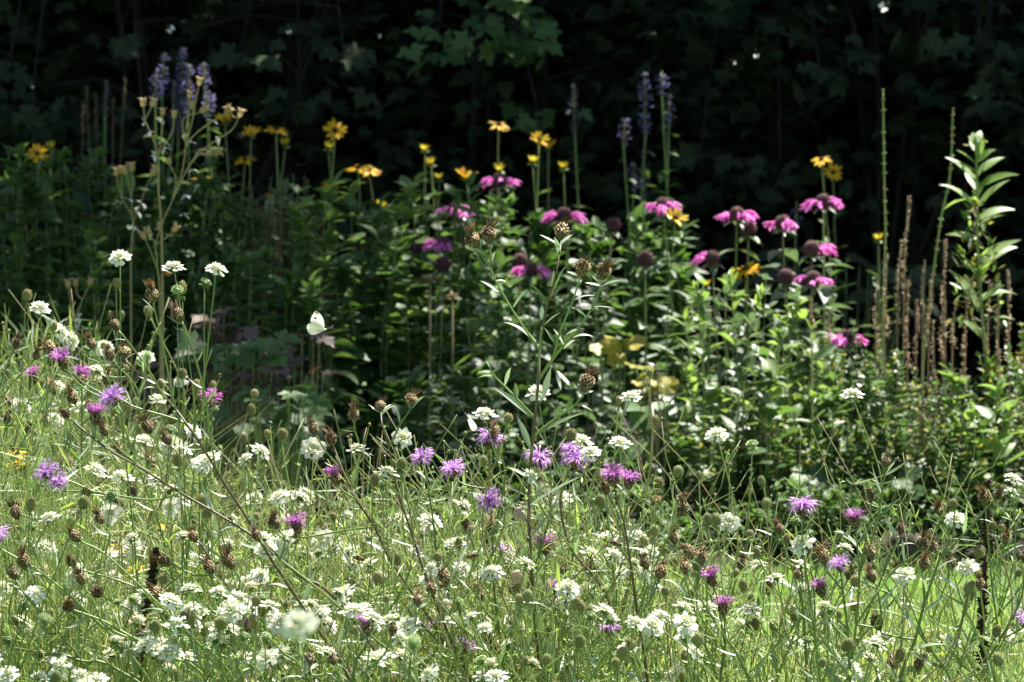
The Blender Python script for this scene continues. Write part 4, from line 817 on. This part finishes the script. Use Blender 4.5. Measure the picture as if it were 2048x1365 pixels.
# thin green spikes with whorls
def whorl_spike(px, Y, label):
    pts = [P(x, y, Y) for x, y in px]; g = pts[0].copy(); g[2] = gz(g[0], Y); pts = smooth([g] + pts, 10); root = thing('whorled_spike', g, label, 'flower spike', 'thin green spikes at right'); st = MB(); st.tube(pts, .0030, .0015, 'stem', 6, .6)
    cum = np.concatenate([[0], np.cumsum(np.linalg.norm(np.diff(pts, axis=0), axis=1))]); s = cum[-1] - .004; g0 = .018
    while s > cum[-1] * .42:
        b = MB(); i = min(len(pts) - 1, int(np.searchsorted(cum, s))); n = 7; d = ringdirs(n, .2, .3, .2); r = .0052 if s < cum[-1] - .02 else .0028
        b.batch(T_DIA, frames(d, (0, 0, 1), r * N.uniform(.8, 1.4, n), .007), np.repeat(pts[i][None], n, 0), N.uniform(.2, 1, n), 'tan' if R.random() < .5 else 'bud'); part('whorl', b, root); s -= g0 * rnd(.85, 1.15); g0 = min(.024, g0 * 1.04)
    part('stem', st, root)
whorl_spike([(1762,900),(1766,640),(1771,470),(1769,380),(1766,180)], 12.3, 'thin straight green spike ringed with tan whorls, the taller one at right')
whorl_spike([(1845,760),(1860,600),(1882,440),(1900,350),(1906,218)], 12.3, 'thin curved green spike leaning right beside the willow leaved plant')
# brown dead spikes
def brownspike(x, y0, y1, Y, lx=0, w=.0105):
    a = P(x, y1, Y); t = P(x + lx, y0, Y); g = a.copy(); g[2] = gz(a[0], Y); root = thing('brown_seed_spike', g, 'slender brown dead seed spike standing among the shrubs at right', 'seed spike', 'brown seed spikes at right'); st = MB(); pts = smooth([g, a, t], 10); st.tube(pts, .0016, .0009, 'brownspike', 5, .2); b = MB()
    n = int((t[2] - a[2]) / .0009); u = N.uniform(0, 1, n); u = u[np.sin(u * rnd(60, 110)) + N.normal(0, .6, n) > -.5]; n = len(u); p = pts[10] * 0 + a + (t - a) * u[:, None] + np.stack([np.sin(u * 5 + Y * 9) * .004, u * 0, u * 0], -1); d = ringdirs(n, .6, 9, .3)
    b.batch(T_DIA, frames(d, (0, 0, 1), w * (1 - .6 * u) * N.uniform(.6, 1.2, n), .0052), p, N.uniform(0, 1, n), 'brownspike'); part('stem', st, root); part('seed_pods', b, root)
for x, y0, y1, lx in [(1808,392,600,8),(1795,480,650,6),(1890,480,680,-2),(1770,510,680,4),(1845,520,680,5),(1832,600,760,0),(1930,560,760,4),(1885,600,720,0),(1975,560,740,3),(1870,640,800,-4),(1905,600,700,6),(2020,540,760,-6),(1752,560,700,2),(1815,560,740,0),(1625,600,660,-3),(1658,620,670,0),(1995,590,760,3),(1857,560,700,3)]:
    brownspike(x, y0, y1, rnd(12.0, 12.3), lx)
# the willow-leaved plant at right
def willow():
    Y = 12.1; px = [(1985,900),(1975,760),(1962,600),(1955,480),(1954,380),(1952,272)]; pts = [P(x, y, Y) for x, y in px]; g = pts[0].copy(); g[2] = gz(g[0], Y); pts = smooth([g] + pts, 10)
    root = thing('willow_leaved_plant', g, 'tall bright green willow leaved plant glowing in the sun at right', 'plant'); st = MB(); st.tube(pts, .004, .002, 'stem', 6, .6); lv = MB(); fl = MB()
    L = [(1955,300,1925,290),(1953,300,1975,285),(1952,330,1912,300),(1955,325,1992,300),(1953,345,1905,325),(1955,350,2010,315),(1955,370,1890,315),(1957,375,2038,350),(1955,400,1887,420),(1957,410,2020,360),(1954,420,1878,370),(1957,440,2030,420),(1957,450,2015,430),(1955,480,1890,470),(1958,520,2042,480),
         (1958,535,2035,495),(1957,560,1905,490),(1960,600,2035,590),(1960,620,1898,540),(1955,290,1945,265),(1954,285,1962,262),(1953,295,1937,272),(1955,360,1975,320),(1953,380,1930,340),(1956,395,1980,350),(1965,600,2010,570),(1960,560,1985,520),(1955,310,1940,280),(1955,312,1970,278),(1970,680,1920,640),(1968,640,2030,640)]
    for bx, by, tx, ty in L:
        b = P(bx, by, Y); t = P(tx, ty, Y + rnd(-.04, .05)); d = np.linalg.norm(t - b); lv.leaf(b, t, .012 + d * .13, 'leafsunpaint', sag=rnd(.02, .12), nh=(rnd(-.3, .3), rnd(-.7, .1), 1))
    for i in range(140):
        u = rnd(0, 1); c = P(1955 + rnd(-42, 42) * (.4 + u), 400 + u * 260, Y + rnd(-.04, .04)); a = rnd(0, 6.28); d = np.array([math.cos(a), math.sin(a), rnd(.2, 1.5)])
        fl.leaf(c, c + nrm(d) * rnd(.012, .03), rnd(.005, .009), R.choice(('leafyellow', 'leafmid', 'leafsunpaint')), seg=4)
        if i % 3 == 0:
            j = min(len(pts) - 1, int((1 - u) * 25) + 25); st.tube([pts[j], (pts[j] + c) / 2, c], .0012, .0008, 'stembrown', 4)
    part('stem', st, root); part('leaves', lv, root); part('flower_buds', fl, root)
willow()
# ---------------- leafy filler plants of the bed
def fill(n, xr, yr, Yr, name, label, tmpl, mats, ln, wpx=70, nst=4, gap=.03, group=None, **k):
    for i in range(n):
        x = xr[0] + (xr[1] - xr[0]) * (i + rnd(.1, .9)) / n; leafy(name, x, rnd(*yr), rnd(*Yr), wpx, nst, label, 'plant', tmpl, R.choice(mats), ln * rnd(.85, 1.15), group, gap, **k)
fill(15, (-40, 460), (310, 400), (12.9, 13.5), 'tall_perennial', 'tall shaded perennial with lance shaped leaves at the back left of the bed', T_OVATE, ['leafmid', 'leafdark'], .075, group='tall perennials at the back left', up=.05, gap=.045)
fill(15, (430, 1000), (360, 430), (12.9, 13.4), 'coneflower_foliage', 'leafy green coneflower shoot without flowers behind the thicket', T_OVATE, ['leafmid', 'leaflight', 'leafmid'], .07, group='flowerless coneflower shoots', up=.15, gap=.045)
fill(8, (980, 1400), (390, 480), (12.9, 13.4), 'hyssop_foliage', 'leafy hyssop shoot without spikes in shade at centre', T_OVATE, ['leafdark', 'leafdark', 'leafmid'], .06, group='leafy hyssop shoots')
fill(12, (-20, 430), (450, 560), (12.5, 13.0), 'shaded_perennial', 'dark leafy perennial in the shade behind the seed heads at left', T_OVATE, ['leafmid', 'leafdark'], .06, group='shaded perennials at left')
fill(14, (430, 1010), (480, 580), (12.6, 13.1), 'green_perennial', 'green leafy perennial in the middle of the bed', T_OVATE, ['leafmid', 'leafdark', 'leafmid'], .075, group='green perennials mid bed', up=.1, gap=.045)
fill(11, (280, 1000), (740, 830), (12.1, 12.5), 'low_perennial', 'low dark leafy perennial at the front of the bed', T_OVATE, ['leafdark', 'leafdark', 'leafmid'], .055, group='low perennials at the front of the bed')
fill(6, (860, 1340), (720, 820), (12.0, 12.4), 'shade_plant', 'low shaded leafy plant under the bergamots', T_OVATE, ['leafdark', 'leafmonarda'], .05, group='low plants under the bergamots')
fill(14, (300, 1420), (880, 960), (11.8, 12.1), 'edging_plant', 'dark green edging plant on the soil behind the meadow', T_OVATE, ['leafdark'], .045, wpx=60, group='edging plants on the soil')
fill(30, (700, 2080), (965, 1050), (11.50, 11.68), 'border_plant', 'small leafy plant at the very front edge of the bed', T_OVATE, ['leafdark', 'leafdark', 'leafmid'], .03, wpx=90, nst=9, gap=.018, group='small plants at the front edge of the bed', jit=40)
# lit milkweed-like shoots right of centre
for i, (x, y) in enumerate([(1370,640),(1405,570),(1435,620),(1375,740),(1460,560),(1500,640),(1520,590),(1560,640),(1410,700),(1590,600),(1620,660),(1480,720),(1550,720),(1640,740),(1340,800),(1440,790)]):
    leafy('upright_shoot', x, y, rnd(11.95, 12.35), 26, 1 + i % 2, 'upright sunlit shoot with pairs of pointed leaves below the bergamots', 'plant', [T_LANCE, T_OVATE][i % 2], ['leafsunpaint', 'leaflight', 'leafmonarda'][i % 3], [.07, .052][i % 2], 'upright sunlit shoots', .058, .55, r=.0026, jit=30)
fill(18, (1540, 2080), (650, 840), (11.95, 12.4), 'small_leaved_shrub', 'small leaved shrub with glinting leaves in the sun at right', T_SMALL, ['leaflight', 'leafmid', 'leafdark', 'leafmonarda'], .024, wpx=110, nst=8, gap=.012, group='small leaved shrubs at right', mat2='leafyellow', per=3, jit=120)
fill(18, (1350, 2080), (800, 900), (11.75, 12.0), 'small_leaved_bush', 'low glossy small leaved bush at the front of the bed at right', T_SMALL, ['leafmid', 'leafdark', 'leafmid'], .018, wpx=90, nst=10, gap=.011, group='low small leaved bushes at right', mat2='leafyellow', per=3, jit=110, smat='stembrown')
fill(8, (1480, 2060), (720, 850), (11.8, 12.1), 'broad_leaved_plant', 'broad leaved green plant among the small leaved shrubs at right', T_OVATE, ['leafmid', 'leaflight'], .06, wpx=50, nst=3, gap=.05, group='broad leaved plants at right')
for x, y in [(1540,820),(1570,850),(1830,800),(1850,820),(1300,720)]: seedclump('withered_flower_clump', x, y, 11.9, 50, 6, 'withered tan flower clump low among the green shrubs', 'tan', .005, 14, 'withered flower clumps')
# tan dry flower heads near the bergamots
for x, y, l in [(860,560,'tan dry flower head under the bare bergamot ball'),(905,595,'small tan dry flower head right of the larger one')]:
    p = P(x, y, 12.7); base = np.array([p[0], 12.7, gz(p[0], 12.7)]); root = thing('dry_flower', base, l, 'dried flower'); st = MB(); st.tube([base, (base + p) / 2, p], .0024, .0018, 'stemtan', 5); part('stem', st, root)
    h = MB(); d = ringdirs(16, .5, .3, .3); h.batch(T_LANCE, frames(d, (0, 0, 1), .022 if x == 860 else .014, .03), np.repeat(p[None], 16, 0), N.uniform(0, 1, 16), 'tan'); ellip(h, p, (.006, .006, .005), 'tan', 8, 5); part('flower_head', h, root)
# coral bells, geranium: leaves on stalks from one crown
def rosette(name, x, y, Y, wpx, hpx, n, tmpl, mat, ln, label, group=None, cat='plant'):
    c = P(x, y, Y); base = np.array([c[0], Y, gz(c[0], Y)]); root = thing(name, base, label, cat, group); st = MB(); lv = MB(); sw = wpx * KP * Y / 2; sh = hpx * KP * Y / 2
    for i in range(n):
        p = np.array([c[0] + rnd(-sw, sw), Y + rnd(-sw, sw) * .6, max(base[2] + .03, c[2] + rnd(-sh, sh))]); pts = smooth([base, (base + p) / 2 + np.array([(p[0] - base[0]) * .25, 0, 0]), p], 5); st.tube(pts, .0018, .0012, 'stemtan' if mat == 'leafred' else 'stem', 4)
        o = nrm(np.array([p[0] - base[0] + rnd(-.03, .03), p[1] - base[1] - .04, rnd(-.03, .01)])); up = nrm(np.array([0, -.45, 1]) + N.normal(0, .3, 3)); lv.batch(tmpl, frames(o[None], up, ln * rnd(.7, 1.15)), p[None], [rnd(0, 1)], mat)
    part('stalks', st, root); part('leaves', lv, root)
rosette('coral_bells', 445, 650, 12.15, 150, 90, 11, T_MAPLE, 'leafred', .052, 'dusky red lobed coral bells plant behind the leaning knapweed, upper one', 'coral bells')
rosette('coral_bells', 480, 755, 11.98, 160, 80, 16, T_MAPLE, 'leafred', .054, 'dusky pink lobed coral bells plant above the bright green rosette', 'coral bells')
rosette('coral_bells', 590, 710, 12.15, 120, 90, 10, T_MAPLE, 'leafred', .05, 'dusky brown lobed coral bells plant under the white butterfly', 'coral bells')
rosette('coral_bells', 265, 760, 12.0, 140, 120, 11, T_MAPLE, 'leafred', .052, 'grey pink lobed coral bells plant behind the seed heads at left', 'coral bells')
rosette('coral_bells', 345, 900, 11.85, 120, 70, 14, T_MAPLE, 'leafred', .06, 'shaded coral bells plant low on the soil at left', 'coral bells')
rosette('cranesbill', 560, 805, 11.70, 130, 60, 24, T_MAPLE, 'leafmid', .05, 'bright green cranesbill rosette under the red leaves')
rosette('cranesbill', 470, 700, 12.0, 160, 60, 22, T_MAPLE, 'leafmid', .06, 'dark green lobed cranesbill between the coral bells')
rosette('cranesbill', 520, 860, 11.8, 190, 80, 26, T_ROUND, 'leafmid', .045, 'low green round leaved cranesbill on the dark soil left of centre')
rosette('hosta', 1690, 570, 14.0, 260, 120, 18, T_OVATE, 'leafhedge', .10, 'large leaved plant coloured dark for deep shade behind the bergamots at right')  # hedge leaf colour paints the shade onto this plant
rosette('yellowing_plant', 1225, 700, 12.5, 60, 50, 7, T_ROUND, 'leafyellow', .045, 'plant with yellowing round leaves under the faded bergamot')
rosette('yellowing_plant', 1300, 760, 12.3, 70, 60, 8, T_ROUND, 'leafyellow', .04, 'plant with olive yellowing leaves near the tall dry seed head')
rosette('bramble', 1330, 860, 12.0, 90, 130, 9, T_OVATE, 'leafmid', .08, 'large leaved green plant behind the meadow right of centre')
rosette('round_leaved_plant', 1740, 960, 11.75, 260, 60, 26, T_ROUND, 'leafmid', .035, 'low round leaved creeping plant before the stones at right')
# edging stones
def stone(x, Y, w_, h_, label):
    mb = MB(); bx = GX(x, Y); c = np.array([bx, Y, h_ * .32]); n1, n2 = 18, 12; v = []; f = []; s1, s2, s3 = rnd(0, 9), rnd(0, 9), rnd(0, 9)
    for i in range(n2 + 1):
        t = math.pi * i / n2
        for j in range(n1):
            a = 2 * math.pi * j / n1; d = np.array([math.sin(t) * math.cos(a), math.sin(t) * math.sin(a), math.cos(t)]); d2 = np.sign(d) * np.abs(d) ** .62
            k = 1 + rnd(-.05, .05) + .10 * math.sin(d[0] * 5 + s1) * math.cos(d[1] * 4 + s2) + .06 * math.sin(d[2] * 9 + s3 + d[0] * 7)
            v.append(c + d2 * k * np.array([w_ / 2, .07, h_ / 2]))
    for i in range(n2):
        for j in range(n1): f.append((i * n1 + j, (i + 1) * n1 + j, (i + 1) * n1 + (j + 1) % n1, i * n1 + (j + 1) % n1))
    mb.add(v, f, 'stone', .5); o = link('edging_stone', mb.mesh('edging_stone')); tag(o, label, 'stone', 'edging stones of the flower bed')
stone(1795, 11.52, .11, .085, 'brown rough edging stone under the shrubs at right, left one of three')
stone(1870, 11.56, .085, .065, 'small brown edging stone in the middle of three at right')
stone(1700, 11.60, .09, .05, 'low half buried edging stone left of the two others at right')

# ================================================================== HEDGE AND TREES
def shrub(name, x, Y, w_, h_, n, tmpl, mat, ln, label, group, cat='shrub', z0=0.0, dep=.5):
    """woody shrub: limbs from the root, leaves through the volume and denser near the limbs"""
    bx = x; base = np.array([bx, Y, 0.]); root = thing(name, base, label, cat, group); st = MB(); tips = []
    for k in range(6):
        t = np.array([bx + rnd(-w_, w_) * .45, Y + rnd(-dep, dep) * .8, h_ * rnd(.55, .98)]); pts = smooth([base + np.array([rnd(-.1, .1), rnd(-.06, .06), 0]), base + (t - base) * .45 + np.array([rnd(-.1, .1), 0, .1]), t], 6); st.tube(pts, .007, .003, 'bark', 6); tips.append(pts)
        for q in range(4):
            i = int(rnd(4, len(pts) - 1)); e = pts[i] + np.array([rnd(-.35, .35), rnd(-.3, .3), rnd(-.1, .3)]); st.tube([pts[i], (pts[i] + e) / 2 + np.array([0, 0, .03]), e], .007, .003, 'bark', 5)
    m = int(n / 26); c = np.stack([N.uniform(bx - w_ / 2, bx + w_ / 2, m), Y + N.uniform(-dep, dep, m), z0 + (h_ - z0) * N.uniform(0, 1, m) ** .85], -1)
    pos = np.repeat(c, 26, 0) + N.normal(0, 1, (m * 26, 3)) * np.array([.10, .09, .055]); nn = len(pos); pos[:, 2] = np.abs(pos[:, 2]) + .02
    a = N.uniform(0, 6.28, nn); d = np.stack([np.cos(a), np.sin(a) - .35, N.uniform(-.7, .25, nn)], -1); up = nrm(np.array([0, -.35, 1.]) + N.normal(0, .35, (nn, 3)))
    lv = MB(); lv.batch(tmpl, frames(d, up, ln * N.uniform(.6, 1.15, nn)), pos, np.repeat(N.uniform(0, 1, m), 26) * .6 + N.uniform(0, .4, nn), mat)
    part('branches', st, root); part('foliage', lv, root)
for i in range(7):
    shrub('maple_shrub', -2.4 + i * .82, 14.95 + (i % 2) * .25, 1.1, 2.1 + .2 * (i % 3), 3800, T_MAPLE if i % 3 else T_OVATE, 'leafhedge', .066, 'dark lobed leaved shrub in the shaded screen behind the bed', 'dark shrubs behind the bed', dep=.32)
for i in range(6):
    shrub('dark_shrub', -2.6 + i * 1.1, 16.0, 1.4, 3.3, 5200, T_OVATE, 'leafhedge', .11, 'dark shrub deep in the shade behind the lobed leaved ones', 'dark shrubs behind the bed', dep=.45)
def tree(x, Y, h_, cr, n, label, cc=None, z0=1.7, leaf=.12, vx=1.0, vy=1.0):
    """trunk, limbs, and a crown of leaves round the point cc"""
    base = np.array([x, Y, 0.]); root = thing('tree', base, label, 'tree', 'trees behind the hedge'); st = MB()
    cc = np.array([x, Y, (h_ + z0) / 2]) if cc is None else np.array(cc); top = base + (cc - base) * 1.1
    st.tube(smooth([base, base + np.array([.05, 0, h_ * .35]), top], 6), .11, .04, 'bark', 10, .5); m = int(n / 30); br = MB()
    c = nrm(N.normal(0, 1, (m, 3))) * N.uniform(.15, 1, (m, 1)) ** .5 * np.array([cr * vx, cr * vy, (h_ - z0) / 2]) + cc
    for k in range(14):
        e = c[(k * 3) % m]; b = base + (top - base) * rnd(.4, .95); br.tube(smooth([b, (b + e) / 2 + np.array([0, 0, .12]), e], 4), .03, .008, 'bark', 6)
    pos = np.repeat(c, 30, 0) + N.normal(0, .15, (m * 30, 3)); nn = len(pos); a = N.uniform(0, 6.28, nn); d = np.stack([np.cos(a), np.sin(a), N.uniform(-.8, .2, nn)], -1)
    lv = MB(); lv.batch(T_OVATE, frames(d, nrm(np.array([0, 0, 1.]) + N.normal(0, .4, (nn, 3))), leaf * N.uniform(.6, 1.1, nn)), pos, N.uniform(0, 1, nn), 'leafhedge')
    part('trunk', st, root); part('limbs', br, root); part('crown', lv, root)
for i in range(8):
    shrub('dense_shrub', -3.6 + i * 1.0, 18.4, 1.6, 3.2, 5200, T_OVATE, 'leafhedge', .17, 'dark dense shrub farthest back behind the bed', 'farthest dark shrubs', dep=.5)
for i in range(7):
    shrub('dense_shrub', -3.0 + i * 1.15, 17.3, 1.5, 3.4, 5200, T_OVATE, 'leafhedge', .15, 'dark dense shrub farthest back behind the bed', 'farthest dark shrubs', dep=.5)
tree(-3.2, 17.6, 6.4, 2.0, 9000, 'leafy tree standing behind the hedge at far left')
tree(.6, 15.9, 5.4, 1.3, 5600, 'unseen leafy tree added to shade the left of the bed', (.10, 14.30, 4.3), 3.4, .11, 1.06, .66)  # crown out of view, added and shaped to cast shade on the bed
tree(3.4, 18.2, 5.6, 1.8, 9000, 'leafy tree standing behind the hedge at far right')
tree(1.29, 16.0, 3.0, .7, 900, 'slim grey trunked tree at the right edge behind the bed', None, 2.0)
def sapling(cl, tx, label, mat='leafhedge'):  # mat carries the light: paler leaf colour looks lit, hedge colour looks dim
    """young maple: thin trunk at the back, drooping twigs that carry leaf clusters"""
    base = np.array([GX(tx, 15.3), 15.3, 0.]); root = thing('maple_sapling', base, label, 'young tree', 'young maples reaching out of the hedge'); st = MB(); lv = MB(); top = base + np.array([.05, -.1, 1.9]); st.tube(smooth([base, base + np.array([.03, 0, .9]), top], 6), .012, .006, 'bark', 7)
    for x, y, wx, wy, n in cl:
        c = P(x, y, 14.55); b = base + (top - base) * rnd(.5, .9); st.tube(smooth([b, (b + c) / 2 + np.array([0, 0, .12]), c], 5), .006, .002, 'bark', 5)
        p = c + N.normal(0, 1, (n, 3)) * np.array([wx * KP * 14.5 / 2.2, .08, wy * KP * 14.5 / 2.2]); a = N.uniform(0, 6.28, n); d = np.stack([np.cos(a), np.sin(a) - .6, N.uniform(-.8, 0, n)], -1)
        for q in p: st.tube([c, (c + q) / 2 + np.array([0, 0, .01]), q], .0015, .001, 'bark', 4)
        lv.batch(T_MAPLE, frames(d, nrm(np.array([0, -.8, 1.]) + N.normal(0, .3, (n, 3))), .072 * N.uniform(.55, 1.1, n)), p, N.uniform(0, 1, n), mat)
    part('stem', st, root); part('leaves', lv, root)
sapling([(1000,60,170,60,26),(1040,110,90,40,8),(870,100,80,30,8),(1080,240,90,40,7),(1012,8,20,8,2)], 930, 'young maple with lobed leaves coloured lighter to look lit at top centre', 'leafmid')
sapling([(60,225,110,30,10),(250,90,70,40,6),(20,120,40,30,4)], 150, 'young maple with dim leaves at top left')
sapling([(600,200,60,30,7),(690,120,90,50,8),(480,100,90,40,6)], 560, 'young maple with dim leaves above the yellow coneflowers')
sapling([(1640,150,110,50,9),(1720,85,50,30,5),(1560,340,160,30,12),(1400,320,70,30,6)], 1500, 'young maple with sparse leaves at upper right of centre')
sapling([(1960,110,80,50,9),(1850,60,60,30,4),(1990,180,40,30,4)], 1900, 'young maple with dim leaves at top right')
# ================================================================== BUTTERFLIES, BEES, SNAILS
def wing(mb, px, Y0, hinge, yaw, mat='wing'):
    """outline read in the picture plane, then swung about the body line by yaw"""
    pts = np.array([P(x, y, Y0) for x, y in px]); h = P(hinge[0], hinge[1], Y0); a = nrm(P(hinge[2], hinge[3], Y0) - h)
    rel = pts - h; c, s = math.cos(yaw), math.sin(yaw); rot = rel * c + np.cross(a, rel) * s + a * (rel @ a)[:, None] * (1 - c); pts = rot + h; cen = pts.mean(0)
    v = np.vstack([cen[None], pts]); n = len(pts); mb.add(v, [(0, 1 + i, 1 + (i + 1) % n) for i in range(n)], mat, .5); return pts, rot
def z2p(l, ox, oy, k): return [(ox + a * k, oy + b * k) for a, b in l]
def bodyat(mb, a, b, r, mat='insect', ant=True):
    a, b = np.array(a), np.array(b); n = 8; pts = [a + (b - a) * t for t in np.linspace(0, 1, n)]; mb.tube(pts, r, r, mat, 7, .5, r=r * np.array([.25, .7, .95, 1, .85, 1, .9, .3]))
    if ant:
        d = nrm(b - a)
        for s in (-1, 1):
            e = b + d * .009 + np.array([0, .002 * s, .003 + .001 * s]); mb.tube([b, (b + e) / 2, e], .00022, .00022, 'insect', 4)
def small_white():
    Y = 8.6; root = thing('butterfly', P(640, 660, Y), 'white butterfly with a black wing spot flying left of centre', 'butterfly', 'butterflies in flight'); k = 200 / 1950
    fw = z2p([(862,545),(862,470),(850,400),(825,335),(790,285),(755,250),(715,218),(700,212),(672,235),(640,285),(612,340),(600,385),(603,430),(625,458),(690,500),(780,545)], 560, 600, k)
    hw = z2p([(862,560),(800,520),(700,472),(640,458),(585,458),(548,480),(527,520),(525,580),(545,625),(575,660),(610,682),(650,685),(700,675),(760,645),(820,618),(866,592)], 560, 600, k)
    tp = z2p([(700,212),(715,218),(755,250),(758,272),(735,285),(705,262),(672,250)], 560, 600, k); hg = (560 + 866 * k, 600 + 565 * k, 560 + 600 * k, 600 + 610 * k)
    sp = z2p([(690 + 26 * math.cos(t), 353 + 26 * math.sin(t)) for t in np.linspace(0, 6.28, 9)[:-1]], 560, 600, k)
    for s in (-1, 1):
        m = MB(); wing(m, fw, Y, hg, .16 * s); p, _ = wing(m, tp, Y - .0006 * (1 if s < 0 else 1), hg, .16 * s, 'wingtip'); wing(m, sp, Y - .0010, hg, .16 * s, 'spot'); part('forewing', m, root, False)
        m = MB(); wing(m, hw, Y + .0008 * s, hg, .10 * s); part('hindwing', m, root, False)
    m = MB(); bodyat(m, P(560 + 700 * k, 600 + 600 * k, Y), P(560 + 912 * k, 600 + 572 * k, Y), .0014, 'wing'); m.tube([P(653, 657, Y), P(668, 657, Y)], .0002, .0002, 'insect', 4); part('body', m, root)
small_white()
def flyer(wings, body, Y, label, yaw=.35):
    root = thing('butterfly', P(body[0], body[1], Y), label, 'butterfly', 'butterflies in flight'); s = 1
    for w_ in wings: m = MB(); wing(m, w_, Y, (body[2], body[3], body[0], body[1]), yaw * s); part('wing', m, root, False); s = -s
    m = MB(); bodyat(m, P(body[0], body[1], Y), P(body[2], body[3], Y), .0012); part('body', m, root)
k7 = 340 / 1934
flyer([z2p([(1315,130),(1350,125),(1400,165),(1450,215),(1490,265),(1488,290),(1455,280),(1430,250),(1400,230),(1380,200),(1350,215)], 880, 720, k7), z2p([(1315,130),(1345,160),(1360,215),(1375,250),(1382,300),(1378,345),(1355,310),(1335,260),(1322,200)], 880, 720, k7)],
      (880 + 1350 * k7, 720 + 200 * k7, 880 + 1322 * k7, 720 + 125 * k7), 8.65, 'pale moth with narrow folded wings flying right of the central stem')
flyer([z2p([(300,620),(335,640),(380,690),(415,740),(425,770),(405,800),(375,812),(345,790),(325,730),(310,670)], 880, 720, k7), z2p([(318,605),(350,625),(400,640),(440,655),(440,668),(400,675),(360,665),(330,645)], 880, 720, k7)],
      (880 + 330 * k7, 720 + 680 * k7, 880 + 280 * k7, 720 + 605 * k7), 8.6, 'white butterfly diving beside the cream flower at centre')
def farfly(x, y, sz, Y, label, a0):
    c = P(x, y, Y); root = thing('butterfly', c, label, 'butterfly', 'pale butterflies before the dark hedge'); 
    for s in (-1, 1):
        m = MB(); o = [(0, 0), (.35, .55), (.75, .8), (1, .55), (.85, .15), (.95, -.15), (.7, -.55), (.35, -.5)]
        ca, sa = math.cos(a0), math.sin(a0); v = []
        for u, w_ in o: X = u * s * math.cos(.7) * sz; Z = w_ * sz * .8; v.append(c + np.array([X * ca - Z * sa, u * sz * .6, X * sa + Z * ca]))
        m.add(v, [tuple(range(len(v)))], 'wing', .5); part('wing', m, root, False)
    m = MB(); d = np.array([-math.sin(a0), 0, math.cos(a0)]); bodyat(m, c - d * sz * .4, c + d * sz * .5, sz * .07); part('body', m, root)
for x, y, s, a, l in [(342,60,.011,.8,'pale butterfly before the dark hedge above the violet spikes'),(578,65,.007,.3,'tiny pale butterfly before the dark hedge left of centre'),(1765,16,.013,-1.0,'pale bluish butterfly before the dark hedge at top right'),(1513,113,.007,.1,'tiny pale butterfly before the dark hedge right of centre'),(1470,126,.004,1.2,'tiny speck of a pale moth left of the one right of centre'),(1137,225,.006,1.,'tiny pale moth on the dark faded hyssop spike'),(760,73,.005,1.2,'tiny pale moth before the dark hedge left of the maple leaves'),(65,175,.004,.5,'tiny pale moth over the leaves at far left')]:
    farfly(x, y, s, 13.0, l, a)
def bee(x, y, Y, label, dx=1):
    c = P(x, y, Y); root = thing('bee', c, label, 'bee', 'bees on the flowers'); b = MB(); s = .0011
    for i, (o, r, m) in enumerate([(-5, 2.0, 'beedark'), (-3.4, 2.8, 'bee'), (-1.8, 3.0, 'beedark'), (0, 3.2, 'bee'), (2.6, 2.8, 'bee'), (5.2, 2.0, 'beedark')]): ellip(b, c + np.array([o * s * dx, 0, -o * s * .25]), (2.0 * s if i != 4 else 2.6 * s, r * s, r * s), m, 9, 6, .5, .05)
    for q in range(6): a = c + np.array([(q % 3 - 1) * .002, (-1) ** q * .002, -.002]); b.tube([a, a + np.array([.001, (-1) ** q * .002, -.002]), a + np.array([.002, (-1) ** q * .002, -.005])], .0003, .0002, 'beedark', 4)
    part('body', b, root)
    for q in (-1, 1): m = MB(); a = c + np.array([.002 * dx, 0, .0025]); m.leaf(a, a + np.array([-.009 * dx, q * .004, .004]), .004, 'whitebit', seg=4); part('wing', m, root)
bee(333, 547, 8.66, 'brown bee clinging to the cream flower at upper left'); bee(945, 1112, 8.5, 'orange brown bee hovering low over the meadow at centre', -1); bee(718, 1117, 8.6, 'dark bee on a cream flower left of centre'); bee(890, 1170, 8.6, 'dark bee flying beside cream flowers at lower centre', -1); bee(1232, 1088, 8.55, 'brown bee near the seed heads right of the central stem')
def snail(x, y, Y, label):
    c = P(x, y, Y); root = thing('snail', c, label, 'snail', 'snails on the stems'); m = MB(); pts = []; rs = []
    for i in range(60):
        t = i / 59; a = t * 2.6 * 2 * math.pi; r = .0056 * (1 - t) ** 1.25; pts.append(c + np.array([r * math.cos(a + 1.2), -.006 * t, r * math.sin(a + 1.2)])); rs.append(.0052 * (1 - t) ** 1.1 + .0004)
    m.tube(pts, .005, .001, 'shell', 12, .5, r=rs); part('shell', m, root); b = MB(); ellip(b, c + np.array([.005, .002, .001]), (.003, .003, .004), 'insect', 8, 5); part('foot', b, root)
snail(1040, 1030, 8.6, 'pale tan snail stuck left of the central stem, upper one'); snail(1035, 1156, 8.6, 'pale tan snail stuck left of the central stem, lower one')
